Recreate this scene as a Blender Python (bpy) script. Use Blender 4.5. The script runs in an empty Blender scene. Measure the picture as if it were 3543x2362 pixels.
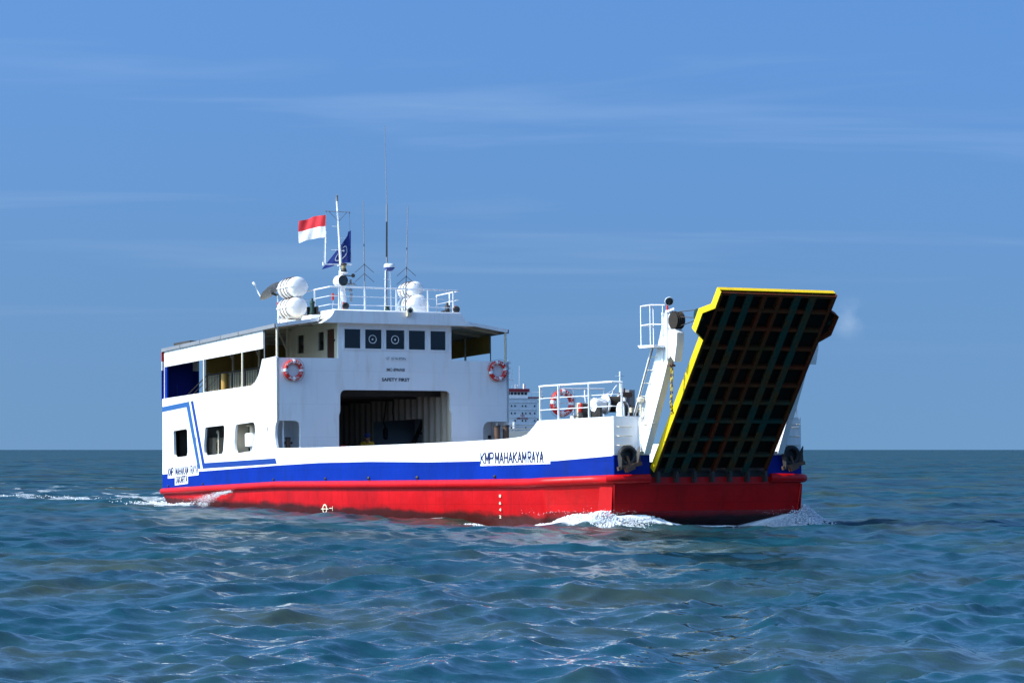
import bpy, math, random
import numpy as np
from mathutils import Matrix, Vector
random.seed(7); rng = np.random.default_rng(11)
scene = bpy.context.scene
col = scene.collection
R = math.radians

# ------------------------------------------------------------------ camera
cam_d = bpy.data.cameras.new('camera'); cam = bpy.data.objects.new('camera', cam_d); col.objects.link(cam)
cam.location = (0, 0, 2.15); cam.rotation_euler = (R(90 + 2.539), 0, 0)
cam_d.sensor_width = 36; cam_d.lens = 85.35; cam_d.clip_start = 0.5; cam_d.clip_end = 30000
scene.camera = cam
scene.render.resolution_x = 1024; scene.render.resolution_y = 682

# ------------------------------------------------------------------ light
SUN_LEFT, SUN_EL = 68.0, 42.0            # degrees left of the direction scene -> camera, elevation
sd = Vector((-math.cos(R(SUN_EL)) * math.sin(R(SUN_LEFT)), -math.cos(R(SUN_EL)) * math.cos(R(SUN_LEFT)), math.sin(R(SUN_EL))))
sun_d = bpy.data.lights.new('sun', 'SUN'); sun_d.energy = 4.4; sun_d.angle = R(0.53); sun_d.color = (1.0, 0.955, 0.88)
sun = bpy.data.objects.new('sun', sun_d); col.objects.link(sun)
sun.rotation_euler = (-sd).to_track_quat('-Z', 'Y').to_euler()

world = bpy.data.worlds.new('World'); scene.world = world; world.use_nodes = True
wn = world.node_tree.nodes; wl = world.node_tree.links; wn.clear()
wout = wn.new('ShaderNodeOutputWorld'); bg = wn.new('ShaderNodeBackground'); sky = wn.new('ShaderNodeTexSky')
sky.sky_type = 'NISHITA'; sky.sun_disc = False; sky.sun_elevation = R(SUN_EL)
sky.sun_rotation = math.atan2(sd.x, sd.y)
SKY_K, SKY_L, SKY_T = 0.8, 0.24, (0.62, 1.02, 1.47); HAZE = (1.03, 0.88, 0.77)
sky.altitude = 0; sky.air_density = 1.25; sky.dust_density = 5.2; sky.ozone_density = 3.2
bg.inputs['Strength'].default_value = 0.125
# thin cirrus: streaks laid on a high flat layer, so they belong to the sky in every direction
tc = wn.new('ShaderNodeTexCoord'); sep = wn.new('ShaderNodeSeparateXYZ'); wl.new(tc.outputs['Generated'], sep.inputs[0])
def wmath(op, a, b=None, v=None):
    n = wn.new('ShaderNodeMath'); n.operation = op
    wl.new(a, n.inputs[0])
    if b is not None: wl.new(b, n.inputs[1])
    if v is not None: n.inputs[1].default_value = v
    return n.outputs[0]
zc = wmath('ADD', wmath('MAXIMUM', sep.outputs[2], v=0.0), v=0.06)
cx_ = wmath('DIVIDE', sep.outputs[0], zc); cy_ = wmath('DIVIDE', sep.outputs[1], zc)
cmb = wn.new('ShaderNodeCombineXYZ'); wl.new(cx_, cmb.inputs[0]); wl.new(cy_, cmb.inputs[1])
mp = wn.new('ShaderNodeMapping'); mp.inputs['Rotation'].default_value = (0, 0, R(14)); mp.inputs['Scale'].default_value = (0.55, 1.5, 1)
mp.inputs['Location'].default_value = (1.3, 0.4, 0)
wl.new(cmb.outputs[0], mp.inputs[0])
nz = wn.new('ShaderNodeTexNoise'); nz.inputs['Scale'].default_value = 0.9; nz.inputs['Detail'].default_value = 7; nz.inputs['Roughness'].default_value = 0.55
nz.inputs['Distortion'].default_value = 0.5
wl.new(mp.outputs[0], nz.inputs['Vector'])
mr = wn.new('ShaderNodeMapRange'); mr.inputs['From Min'].default_value = 0.52; mr.inputs['From Max'].default_value = 0.85; mr.inputs['To Max'].default_value = 0.2
wl.new(nz.outputs['Fac'], mr.inputs['Value'])
mix = wn.new('ShaderNodeMixRGB'); mix.inputs['Color2'].default_value = (4.6, 5.6, 6.8, 1)
# look the sky up a little above the true direction, so the low haze band stays below the horizon; then grade it as the camera did
lift = wn.new('ShaderNodeVectorMath'); lift.operation = 'MULTIPLY_ADD'; wl.new(tc.outputs['Generated'], lift.inputs[0]); lift.inputs[1].default_value = (1, 1, SKY_K); lift.inputs[2].default_value = (0, 0, SKY_L)
wl.new(lift.outputs[0], sky.inputs['Vector'])
grade = wn.new('ShaderNodeMixRGB'); grade.blend_type = 'MULTIPLY'; grade.inputs['Fac'].default_value = 1; grade.inputs['Color2'].default_value = (*SKY_T, 1)
wl.new(sky.outputs[0], grade.inputs['Color1'])
# pale sea haze low over the horizon, all round
hz_ = wn.new('ShaderNodeMapRange'); hz_.interpolation_type = 'SMOOTHSTEP'; hz_.inputs['From Min'].default_value = 0.0; hz_.inputs['From Max'].default_value = 0.20; hz_.inputs['To Min'].default_value = 1.0; hz_.inputs['To Max'].default_value = 0.0
wl.new(sep.outputs[2], hz_.inputs['Value'])
hm = wn.new('ShaderNodeMixRGB'); hm.blend_type = 'MULTIPLY'; hm.inputs['Color2'].default_value = (*HAZE, 1); wl.new(hz_.outputs[0], hm.inputs['Fac']); wl.new(grade.outputs[0], hm.inputs['Color1'])
cf = wn.new('ShaderNodeMapRange'); cf.interpolation_type = 'SMOOTHSTEP'; cf.inputs['From Min'].default_value = 0.02; cf.inputs['From Max'].default_value = 0.12; wl.new(sep.outputs[2], cf.inputs['Value'])
# one small fair-weather puff low on the right
pd = wn.new('ShaderNodeVectorMath'); pd.operation = 'DISTANCE'; wl.new(tc.outputs['Generated'], pd.inputs[0]); pd.inputs[1].default_value = (0.1378, 0.9890, 0.0535)
pn = wn.new('ShaderNodeTexNoise'); pn.inputs['Scale'].default_value = 60; pn.inputs['Detail'].default_value = 5; wl.new(tc.outputs['Generated'], pn.inputs['Vector'])
pr = wn.new('ShaderNodeMapRange'); pr.interpolation_type = 'SMOOTHSTEP'; pr.inputs['From Min'].default_value = 0.011; pr.inputs['From Max'].default_value = 0.001; pr.inputs['To Max'].default_value = 0.26; wl.new(pd.outputs['Value'], pr.inputs['Value'])
pk = wn.new('ShaderNodeMapRange'); pk.inputs['From Min'].default_value = 0.40; pk.inputs['From Max'].default_value = 0.66; wl.new(pn.outputs['Fac'], pk.inputs['Value'])
puff = wmath('MULTIPLY', pr.outputs[0], pk.outputs[0])
cfac = wmath('ADD', wmath('MULTIPLY', mr.outputs[0], cf.outputs[0]), puff)
wl.new(cfac, mix.inputs['Fac']); wl.new(hm.outputs[0], mix.inputs['Color1'])
wl.new(mix.outputs[0], bg.inputs['Color']); wl.new(bg.outputs[0], wout.inputs[0])

scene.view_settings.view_transform = 'Standard'; scene.view_settings.look = 'None'
scene.view_settings.gamma = 1.0; scene.view_settings.use_curve_mapping = False
scene.view_settings.exposure = 0.3

# ------------------------------------------------------------------ ship frame (X bow, Y port, Z up), trimmed by the stern
YAW, TRIM = R(28), R(1.2)
bow = Vector((math.sin(YAW), -math.cos(YAW), 0)); port = Vector((math.cos(YAW), math.sin(YAW), 0)); up = Vector((0, 0, 1))
fx = bow * math.cos(TRIM) + up * math.sin(TRIM); fz = -bow * math.sin(TRIM) + up * math.cos(TRIM)
SHIP = Matrix(((fx.x, port.x, fz.x, -9.867), (fx.y, port.y, fz.y, 96.18), (fx.z, port.z, fz.z, 0.0), (0, 0, 0, 1)))
SHIP_I = SHIP.inverted()
def wz0(X, Y=0):                       # local z of still water at ship station X
    return -(math.sin(TRIM) * X) / math.cos(TRIM)

# ------------------------------------------------------------------ materials
def new_mat(name):
    m = bpy.data.materials.new(name); m.use_nodes = True
    nt = m.node_tree; b = nt.nodes['Principled BSDF']
    return m, nt, b
def nd(nt, t, **kw):
    n = nt.nodes.new(t)
    for k, v in kw.items():
        if k in n.inputs: n.inputs[k].default_value = v
        else: setattr(n, k, v)
    return n
def paint(name, c, rough=0.4, dirt=(0.25, 0.16, 0.09), amount=0.18, streak=1.0, bump=0.15, metal=0.0, vary=0.06, spec=0.5, plates=0.0):
    m, nt, b = new_mat(name)
    L = nt.links
    co = nd(nt, 'ShaderNodeTexCoord')
    mp = nd(nt, 'ShaderNodeMapping'); mp.inputs['Scale'].default_value = (1, 1, 0.14 if streak else 1); L.new(co.outputs['Object'], mp.inputs[0])
    n1 = nd(nt, 'ShaderNodeTexNoise', Scale=3.2, Detail=6.0, Roughness=0.62); L.new(mp.outputs[0], n1.inputs['Vector'])
    r1 = nd(nt, 'ShaderNodeMapRange'); r1.inputs['From Min'].default_value = 0.52; r1.inputs['From Max'].default_value = 0.82; r1.inputs['To Max'].default_value = amount
    L.new(n1.outputs['Fac'], r1.inputs['Value'])
    n2 = nd(nt, 'ShaderNodeTexNoise', Scale=0.8, Detail=4.0); L.new(co.outputs['Object'], n2.inputs['Vector'])
    r2 = nd(nt, 'ShaderNodeMapRange'); r2.inputs['From Min'].default_value = 0.3; r2.inputs['From Max'].default_value = 0.7
    r2.inputs['To Min'].default_value = 1 - vary; r2.inputs['To Max'].default_value = 1 + vary * 0.4
    L.new(n2.outputs['Fac'], r2.inputs['Value'])
    mx = nd(nt, 'ShaderNodeMixRGB'); mx.inputs['Color1'].default_value = (*c, 1); mx.inputs['Color2'].default_value = (*dirt, 1)
    L.new(r1.outputs[0], mx.inputs['Fac'])
    hs = nd(nt, 'ShaderNodeMixRGB', blend_type='MULTIPLY'); hs.inputs['Fac'].default_value = 1
    L.new(mx.outputs[0], hs.inputs['Color1']); L.new(r2.outputs[0], hs.inputs['Color2'])
    base = hs.outputs[0]; br = None
    if plates:       # welded plating: seams every few feet, plates slightly uneven in tone
        sx = nd(nt, 'ShaderNodeSeparateXYZ'); L.new(co.outputs['Object'], sx.inputs[0])
        xy = nd(nt, 'ShaderNodeMath', operation='ADD'); L.new(sx.outputs[0], xy.inputs[0]); L.new(sx.outputs[1], xy.inputs[1])
        cb = nd(nt, 'ShaderNodeCombineXYZ'); L.new(xy.outputs[0], cb.inputs[0]); L.new(sx.outputs[2], cb.inputs[1])
        br = nd(nt, 'ShaderNodeTexBrick'); L.new(cb.outputs[0], br.inputs['Vector'])
        br.inputs['Scale'].default_value = 1.0; br.inputs['Brick Width'].default_value = 2.35; br.inputs['Row Height'].default_value = 1.15; br.inputs['Mortar Size'].default_value = 0.014; br.inputs['Mortar Smooth'].default_value = 0.6
        br.inputs['Color1'].default_value = (1, 1, 1, 1); br.inputs['Color2'].default_value = (1 - plates * .5,) * 3 + (1,); br.inputs['Mortar'].default_value = (1 - plates * 1.6,) * 3 + (1,)
        m4 = nd(nt, 'ShaderNodeMixRGB', blend_type='MULTIPLY'); m4.inputs['Fac'].default_value = 1; L.new(base, m4.inputs['Color1']); L.new(br.outputs['Color'], m4.inputs['Color2']); base = m4.outputs[0]
    L.new(base, b.inputs['Base Color'])
    rr = nd(nt, 'ShaderNodeMapRange'); rr.inputs['To Min'].default_value = rough - 0.08; rr.inputs['To Max'].default_value = rough + 0.12
    L.new(n2.outputs['Fac'], rr.inputs['Value']); L.new(rr.outputs[0], b.inputs['Roughness'])
    n3 = nd(nt, 'ShaderNodeTexNoise', Scale=1.7, Detail=3.0); L.new(co.outputs['Object'], n3.inputs['Vector'])
    bp = nd(nt, 'ShaderNodeBump', Strength=bump, Distance=0.05); L.new(n3.outputs['Fac'], bp.inputs['Height']); L.new(bp.outputs[0], b.inputs['Normal'])
    b.inputs['Metallic'].default_value = metal
    b.inputs['Specular IOR Level'].default_value = spec
    return m
M = {}
M['white'] = paint('white_paint', (0.89, 0.89, 0.885), 0.42, (0.42, 0.27, 0.14), 0.30, vary=0.04, plates=0.06)
M['white_clean'] = paint('white_gloss', (0.84, 0.84, 0.84), 0.3, (0.4, 0.33, 0.25), 0.12)
M['cream'] = paint('cream_paint', (0.70, 0.62, 0.46), 0.5, (0.3, 0.2, 0.1), 0.25)
M['beige_wall'] = paint('aged_cream_steel', (0.58, 0.48, 0.35), 0.5, (0.16, 0.09, 0.04), 0.5)
M['blue'] = paint('blue_paint', (0.0003, 0.024, 0.28), 0.45, (0.004, 0.02, 0.06), 0.5, vary=0.2, bump=0.4, spec=0.12, plates=0.12)
M['blue_shade'] = paint('blue_paint_shaded', (0.001, 0.012, 0.16), 0.5, (0.004, 0.01, 0.03), 0.3, spec=0.2)  # blue with the stern locker's shade under the awning put into the colour
M['stripe_light'] = paint('light_blue_paint', (0.02, 0.10, 0.30), 0.4, (0.1, 0.14, 0.2), 0.2)
M['stripe_dark'] = paint('dark_blue_paint', (0.003, 0.038, 0.25), 0.4, (0.05, 0.06, 0.1), 0.2)
M['navy'] = paint('navy_lettering', (0.003, 0.01, 0.08), 0.5, (0.1, 0.1, 0.15), 0.1)
M['black_text'] = paint('dark_lettering', (0.008, 0.018, 0.03), 0.5, (0.02, 0.02, 0.02), 0.1)
M['red'] = paint('red_paint', (0.58, 0.004, 0.006), 0.36, (0.2, 0.004, 0.004), 0.35, vary=0.16, bump=0.3, spec=0.3)
M['red_small'] = paint('red_fitting', (0.55, 0.03, 0.02), 0.4, (0.2, 0.02, 0.01), 0.2)
M['yellow'] = paint('yellow_paint', (0.88, 0.58, 0.0), 0.45, (0.25, 0.10, 0.02), 0.5)
M['black'] = paint('black_rubber', (0.012, 0.012, 0.013), 0.6, (0.05, 0.03, 0.02), 0.3)
M['dark_steel'] = paint('dark_steel', (0.03, 0.027, 0.025), 0.55, (0.14, 0.06, 0.025), 0.6, streak=0)
M['rust'] = paint('rusty_steel', (0.10, 0.055, 0.035), 0.7, (0.25, 0.09, 0.03), 0.7, streak=0)
M['grey'] = paint('grey_paint', (0.22, 0.23, 0.25), 0.5, (0.1, 0.08, 0.06), 0.3)
M['dish_grey'] = paint('dish_grey', (0.11, 0.13, 0.16), 0.5)  # darker, bluer grey: the shade on the dish is in the colour
M['deck'] = paint('deck_paint', (0.10, 0.06, 0.05), 0.7, (0.05, 0.04, 0.03), 0.6, streak=0)
M['rope'] = paint('dark_rope', (0.022, 0.015, 0.010), 0.85, (0.05, 0.03, 0.015), 0.6, streak=0)
M['ochre'] = paint('ochre_board', (0.46, 0.26, 0.05), 0.6, (0.08, 0.04, 0.01), 0.5)
M['wood'] = paint('brown_door', (0.075, 0.018, 0.008), 0.4, (0.03, 0.01, 0.01), 0.4)
M['green'] = paint('green_paint', (0.006, 0.035, 0.028), 0.45, (0.05, 0.04, 0.02), 0.3)
M['teal'] = paint('teal_console', (0.02, 0.22, 0.20), 0.5)
M['orange'] = paint('orange_tube', (0.60, 0.018, 0.012), 0.45, (0.4, 0.2, 0.1), 0.2)
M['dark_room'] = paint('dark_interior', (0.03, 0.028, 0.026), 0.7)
M['flag_red'] = paint('red_cloth', (0.60, 0.02, 0.03), 0.8, amount=0)
M['flag_white'] = paint('white_cloth', (0.75, 0.75, 0.76), 0.8, amount=0)
M['flag_blue'] = paint('blue_cloth', (0.003, 0.020, 0.17), 0.8, amount=0)
M['pale'] = paint('pale_emblem', (0.42, 0.5, 0.58), 0.8, amount=0)
M['skin'] = paint('skin', (0.33, 0.16, 0.09), 0.55, amount=0, bump=0)
M['yellow_cloth'] = paint('yellow_cloth', (0.55, 0.36, 0.02), 0.85, amount=0.1)
M['cap'] = paint('blue_cap', (0.01, 0.03, 0.12), 0.8, amount=0)
M['far_white'] = paint('far_white', (0.70, 0.72, 0.74), 0.5)
M['far_grey'] = paint('far_hull_grey', (0.10, 0.115, 0.13), 0.6)
M['far_red'] = paint('far_red', (0.30, 0.02, 0.03), 0.6)
M['lens'] = None
def glass(name, tint, mixf=0.12):
    m, nt, b = new_mat(name); L = nt.links
    nt.nodes.remove(b); out = nt.nodes['Material Output']
    tr = nd(nt, 'ShaderNodeBsdfTransparent'); tr.inputs[0].default_value = (*tint, 1)
    gl = nd(nt, 'ShaderNodeBsdfGlossy', Roughness=0.03); gl.inputs[0].default_value = (0.9, 0.95, 1, 1)
    fr = nd(nt, 'ShaderNodeFresnel', IOR=1.5)
    ms = nd(nt, 'ShaderNodeMixShader'); L.new(fr.outputs[0], ms.inputs[0]); L.new(tr.outputs[0], ms.inputs[1]); L.new(gl.outputs[0], ms.inputs[2])
    L.new(ms.outputs[0], out.inputs[0])
    return m
M['glass'] = glass('window_glass', (0.35, 0.40, 0.43))
mm, nt_, b_ = new_mat('lamp_lens'); b_.inputs['Base Color'].default_value = (0.03, 0.035, 0.04, 1); b_.inputs['Roughness'].default_value = 0.08; M['lens'] = mm
mm, nt_, b_ = new_mat('amber_lens'); b_.inputs['Base Color'].default_value = (0.30, 0.24, 0.12, 1); b_.inputs['Roughness'].default_value = 0.15; M['amber'] = mm

# red hull: scum line where the water washes, in height above the sea
def hull_red():
    m = paint('red_hull', (0.58, 0.004, 0.006), 0.36, (0.16, 0.006, 0.005), 0.6, vary=0.22, bump=0.6, spec=0.25, plates=0.14)
    nt = m.node_tree; L = nt.links; b = nt.nodes['Principled BSDF']
    src = b.inputs['Base Color'].links[0].from_socket
    g = nd(nt, 'ShaderNodeNewGeometry'); sp = nd(nt, 'ShaderNodeSeparateXYZ'); L.new(g.outputs['Position'], sp.inputs[0])
    n = nd(nt, 'ShaderNodeTexNoise', Scale=0.8, Detail=6.0, Roughness=0.65)
    mpn = nd(nt, 'ShaderNodeMapping'); mpn.inputs['Scale'].default_value = (1, 1, 2.2); L.new(g.outputs['Position'], mpn.inputs[0]); L.new(mpn.outputs[0], n.inputs['Vector'])
    a = nd(nt, 'ShaderNodeMath', operation='MULTIPLY_ADD'); a.inputs[1].default_value = -0.42; L.new(n.outputs['Fac'], a.inputs[0]); L.new(sp.outputs[2], a.inputs[2])
    r = nd(nt, 'ShaderNodeMapRange', interpolation_type='SMOOTHSTEP'); r.inputs['From Min'].default_value = 0.0; r.inputs['From Max'].default_value = 0.20
    r.inputs['To Min'].default_value = 0.93; r.inputs['To Max'].default_value = 0.0
    L.new(a.outputs[0], r.inputs['Value'])
    mx = nd(nt, 'ShaderNodeMixRGB'); mx.inputs['Color2'].default_value = (0.028, 0.008, 0.006, 1)
    L.new(r.outputs[0], mx.inputs['Fac']); L.new(src, mx.inputs['Color1']); L.new(mx.outputs[0], b.inputs['Base Color'])
    return m
M['hull'] = hull_red()
# ramp underside: worn green over rust
def ramp_mat(name, green, rustc, thr, dark=1.0):
    m, nt, b = new_mat(name); L = nt.links
    co = nd(nt, 'ShaderNodeTexCoord')
    n = nd(nt, 'ShaderNodeTexNoise', Scale=1.1, Detail=8.0, Roughness=0.7); L.new(co.outputs['Object'], n.inputs['Vector'])
    cr = nd(nt, 'ShaderNodeValToRGB'); e = cr.color_ramp.elements
    e[0].position = thr - 0.1; e[0].color = (*[g * dark for g in green], 1); e[1].position = thr + 0.1; e[1].color = (*[g * dark for g in rustc], 1)
    L.new(n.outputs['Fac'], cr.inputs[0])
    n2 = nd(nt, 'ShaderNodeTexNoise', Scale=14.0, Detail=5.0); L.new(co.outputs['Object'], n2.inputs['Vector'])
    r2 = nd(nt, 'ShaderNodeMapRange'); r2.inputs['To Min'].default_value = 0.45; r2.inputs['To Max'].default_value = 1.3; L.new(n2.outputs['Fac'], r2.inputs['Value'])
    mu = nd(nt, 'ShaderNodeMixRGB', blend_type='MULTIPLY'); mu.inputs['Fac'].default_value = 1
    L.new(cr.outputs[0], mu.inputs['Color1']); L.new(r2.outputs[0], mu.inputs['Color2']); L.new(mu.outputs[0], b.inputs['Base Color'])
    b.inputs['Roughness'].default_value = 0.75; b.inputs['Specular IOR Level'].default_value = 0.2
    return m
M['ramp_green'] = ramp_mat('worn_green_steel', (0.012, 0.055, 0.040), (0.10, 0.042, 0.008), 0.53)
M['ramp_rust'] = ramp_mat('rust_red_steel', (0.13, 0.024, 0.006), (0.055, 0.034, 0.010), 0.54)
M['ramp_plate'] = ramp_mat('grimy_plate', (0.006, 0.008, 0.007), (0.012, 0.009, 0.006), 0.5)

# ------------------------------------------------------------------ mesh builder
def basis(d):
    d = Vector(d).normalized(); a = Vector((0, 0, 1)) if abs(d.z) < 0.9 else Vector((1, 0, 0))
    u = d.cross(a).normalized(); v = d.cross(u).normalized()
    return u, v, d
class MB:
    def __init__(s): s.v = []; s.f = []
    def add(s, vs, fs):
        o = len(s.v); s.v += [tuple(p) for p in vs]; s.f += [tuple(i + o for i in f) for f in fs]; return s
    def box(s, x0, x1, y0, y1, z0, z1):
        return s.add([(x, y, z) for x in (x0, x1) for y in (y0, y1) for z in (z0, z1)],
                     [(0, 1, 3, 2), (4, 6, 7, 5), (0, 4, 5, 1), (2, 3, 7, 6), (0, 2, 6, 4), (1, 5, 7, 3)])
    def bar(s, p, q, w, h=None):       # rectangular bar
        h = h or w; u, v, d = basis(Vector(q) - Vector(p)); p = Vector(p); q = Vector(q); vs = []
        for c in (p, q):
            for a, b in ((-1, -1), (1, -1), (1, 1), (-1, 1)): vs.append(c + u * a * w / 2 + v * b * h / 2)
        return s.add(vs, [(0, 3, 2, 1), (4, 5, 6, 7), (0, 1, 5, 4), (1, 2, 6, 5), (2, 3, 7, 6), (3, 0, 4, 7)])
    def tube(s, path, r, n=8, closed=False, caps=True):
        P = [Vector(p) for p in path]; m = len(P); rs = r if isinstance(r, (list, tuple)) else [r] * m
        vs = []; u = None
        for i in range(m):
            if closed: d = P[(i + 1) % m] - P[i - 1]
            else: d = P[min(i + 1, m - 1)] - P[max(i - 1, 0)]
            d.normalize()
            if u is None: u, w, _ = basis(d)
            else: u = (u - d * u.dot(d)).normalized()
            w = d.cross(u)
            for k in range(n):
                a = 2 * math.pi * k / n; vs.append(P[i] + u * math.cos(a) * rs[i] + w * math.sin(a) * rs[i])
        fs = []
        for i in range(m if closed else m - 1):
            j = (i + 1) % m
            for k in range(n): fs.append((i * n + k, i * n + (k + 1) % n, j * n + (k + 1) % n, j * n + k))
        if caps and not closed: fs += [tuple(range(n))[::-1], tuple(range((m - 1) * n, m * n))]
        return s.add(vs, fs)
    def rod(s, p, q, r, n=8): return s.tube([p, q], r, n)
    def lathe(s, prof, o, axis=(0, 0, 1), n=20):      # prof: (radius, height along axis)
        u, v, d = basis(axis); o = Vector(o); vs = []; fs = []; m = len(prof)
        for r, h in prof:
            for k in range(n):
                a = 2 * math.pi * k / n; vs.append(o + d * h + (u * math.cos(a) + v * math.sin(a)) * max(r, 1e-4))
        for i in range(m - 1):
            for k in range(n): fs.append((i * n + k, i * n + (k + 1) % n, (i + 1) * n + (k + 1) % n, (i + 1) * n + k))
        fs += [tuple(range(n)), tuple(range((m - 1) * n, m * n))[::-1]]
        return s.add(vs, fs)
    def grid(s, rows, closed=False):
        m = len(rows); n = len(rows[0]); fs = []
        for i in range(m - 1):
            for k in range(n if closed else n - 1):
                fs.append((i * n + k, i * n + (k + 1) % n, (i + 1) * n + (k + 1) % n, (i + 1) * n + k))
        return s.add([p for r in rows for p in r], fs)
    def prism(s, poly, mapf, t0, t1):   # simple convex/concave polygon extruded; poly 2D, mapf(a,b,t)
        n = len(poly); vs = [mapf(a, b, t0) for a, b in poly] + [mapf(a, b, t1) for a, b in poly]
        fs = [tuple(range(n))[::-1], tuple(range(n, 2 * n))] + [(i, (i + 1) % n, n + (i + 1) % n, n + i) for i in range(n)]
        return s.add(vs, fs)
    def mesh2(s, me, mapf):
        return s.add([mapf(*v.co) for v in me.vertices], [tuple(p.vertices) for p in me.polygons])
    def build(s, name, mat, parent=None, base=(0, 0, 0), smooth=True, angle=38):
        me = bpy.data.meshes.new(name)
        b = Vector(base)
        me.from_pydata([(x - b.x, y - b.y, z - b.z) for x, y, z in s.v], [], s.f); me.update()
        import bmesh
        bm = bmesh.new(); bm.from_mesh(me); bmesh.ops.recalc_face_normals(bm, faces=bm.faces); bm.to_mesh(me); bm.free()
        mats = mat if isinstance(mat, list) else [mat]
        for x in mats: me.materials.append(x if not isinstance(x, str) else M[x])
        if smooth:
            me.polygons.foreach_set('use_smooth', [True] * len(me.polygons)); me.set_sharp_from_angle(angle=R(angle))
        o = bpy.data.objects.new(name, me); col.objects.link(o)
        if parent is not None: o.parent = parent
        return o
def plate_mesh(outline, holes, t):
    cu = bpy.data.curves.new('tmp', 'CURVE'); cu.dimensions = '2D'; cu.fill_mode = 'BOTH'; cu.extrude = t / 2
    for ring in [outline] + list(holes):
        sp = cu.splines.new('POLY'); sp.points.add(len(ring) - 1); sp.use_cyclic_u = True
        for p, (a, b) in zip(sp.points, ring): p.co = (a, b, 0, 1)
    o = bpy.data.objects.new('tmp', cu); me = bpy.data.meshes.new_from_object(o)
    bpy.data.objects.remove(o); bpy.data.curves.remove(cu)
    return me
def plate(mb, outline, holes, t, mapf):
    me = plate_mesh(outline, holes, t); mb.mesh2(me, mapf); bpy.data.meshes.remove(me); return mb
def rrect(a0, a1, b0, b1, r=0.06, n=4):
    pts = []
    for cx, cy, s in ((a1 - r, b1 - r, 0), (a0 + r, b1 - r, 90), (a0 + r, b0 + r, 180), (a1 - r, b0 + r, 270)):
        for k in range(n + 1):
            a = R(s + 90 * k / n); pts.append((cx + r * math.cos(a), cy + r * math.sin(a)))
    return pts
def circle(a, b, r, n=16, ry=None): return [(a + r * math.cos(2 * math.pi * k / n), b + (ry or r) * math.sin(2 * math.pi * k / n)) for k in range(n)]
def text(mb, s, mapf, bold=0.0, ext=0.004, spacing=1.0):   # mapf(u,v,t): u,v in 0..1 of the text box
    cu = bpy.data.curves.new('tmp', 'FONT'); cu.body = s; cu.size = 1; cu.offset = bold; cu.resolution_u = 3; cu.space_character = spacing
    o = bpy.data.objects.new('tmp', cu); me = bpy.data.meshes.new_from_object(o); bpy.data.objects.remove(o); bpy.data.curves.remove(cu)
    xs = [v.co.x for v in me.vertices]; ys = [v.co.y for v in me.vertices]
    x0, x1, y0, y1 = min(xs), max(xs), min(ys), max(ys)
    mb.mesh2(me, lambda x, y, z: mapf((x - x0) / (x1 - x0), (y - y0) / (y1 - y0), 0)); bpy.data.meshes.remove(me)
    return mb
def tag(o, label=None, cat=None, group=None, kind=None):
    if label: o['label'] = label
    if cat: o['category'] = cat
    if group: o['group'] = group
    if kind: o['kind'] = kind
    return o
def thing(name, base, label, cat, group=None, ship=True):
    o = bpy.data.objects.new(name, None); col.objects.link(o); o.empty_display_size = 0.2
    Mx = (SHIP if ship else Matrix.Identity(4)) @ Matrix.Translation(base)
    o.matrix_world = Mx
    o['_b'] = base
    return tag(o, label, cat, group)
def copy_tree(o, parent=None):
    c = o.copy(); col.objects.link(c)
    if parent is not None: c.parent = parent
    for ch in [x for x in col.objects if x.parent == o]: copy_tree(ch, c)
    return c
ip = lambda x, xs, ys: float(np.interp(x, xs, ys))

# ------------------------------------------------------------------ hull lines
HB = lambda X: ip(X, [0, 20, 30.7, 32.7], [4.5, 4.5, 4.15, 3.07])
ZFT = lambda X: ip(X, [.95, 12.4, 20, 26, 30, 32.7], [.65, .81, .76, .73, .72, .79])
ZBT = lambda X: ip(X, [.95, 12.4, 16, 20, 24.5, 27.2, 31, 32.7], [1.17, 1.34, 1.37, 1.34, 1.25, 1.24, 1.175, 1.29])
ZBW = lambda X: ip(X, [12.4, 16.4, 21.5, 25.7, 28, 29, 29.5, 29.8, 30.1, 30.3, 30.42, 32.7], [1.93, 1.87, 1.84, 1.83, 1.84, 1.86, 1.885, 1.94, 2.09, 2.22, 2.30, 2.36])
XS = [.95, 3, 6, 9, 12.4, 16, 20, 24, 26, 27.2, 28, 29, 29.5, 29.8, 30.0, 30.2, 30.42, 30.62, 30.78, 31.1, 31.6, 32.1, 32.55, 32.7]
def plan(X, off=0.0):
    h = HB(X) + off
    return h
ferry = thing('ferry', (0, 0, 0), 'white, blue and red car ferry with a yellow-edged bow ramp raised', 'ferry')
F = lambda mb, name, mat, parent=ferry, **k: mb.build(name, mat, parent, (0, 0, 0), **k)

def ring(z_of, inset=0.0, x0=None, x1=None):
    """closed plan ring starboard stern -> bow -> port stern at height z_of(X); inset narrows, x0/x1 move the ends"""
    x0 = .95 if x0 is None else x0; x1 = 32.7 if x1 is None else x1
    sb = []
    for X in XS:
        t = (X - .95) / (32.7 - .95)
        Xn = X if 4 < X < 29 else (X + (x0 - .95) * (1 - min(1, (X - .95) / 3.05)) if X <= 4 else X + (x1 - 32.7) * ((X - 29) / 3.7))
        sb.append((Xn, -(HB(X) - inset), z_of(X)))
    return sb + [(x, -y, z) for x, y, z in reversed(sb)]
mb = MB()
r_top = ring(lambda X: ZFT(X) - 0.10)
r_a = ring(lambda X: ZFT(X) - 0.30, 0.02, 1.02, 32.68)
r_m = ring(lambda X: -0.22, 0.06, 1.75, 32.56)
r_b = ring(lambda X: -0.95, 0.35, 2.6, 31.2)
r_c = ring(lambda X: -2.0, 1.2, 4.0, 28.5)
mb.grid([r_top, r_a, r_m, r_b, r_c], closed=True)
F(mb, 'hull', 'hull', angle=25)
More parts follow.
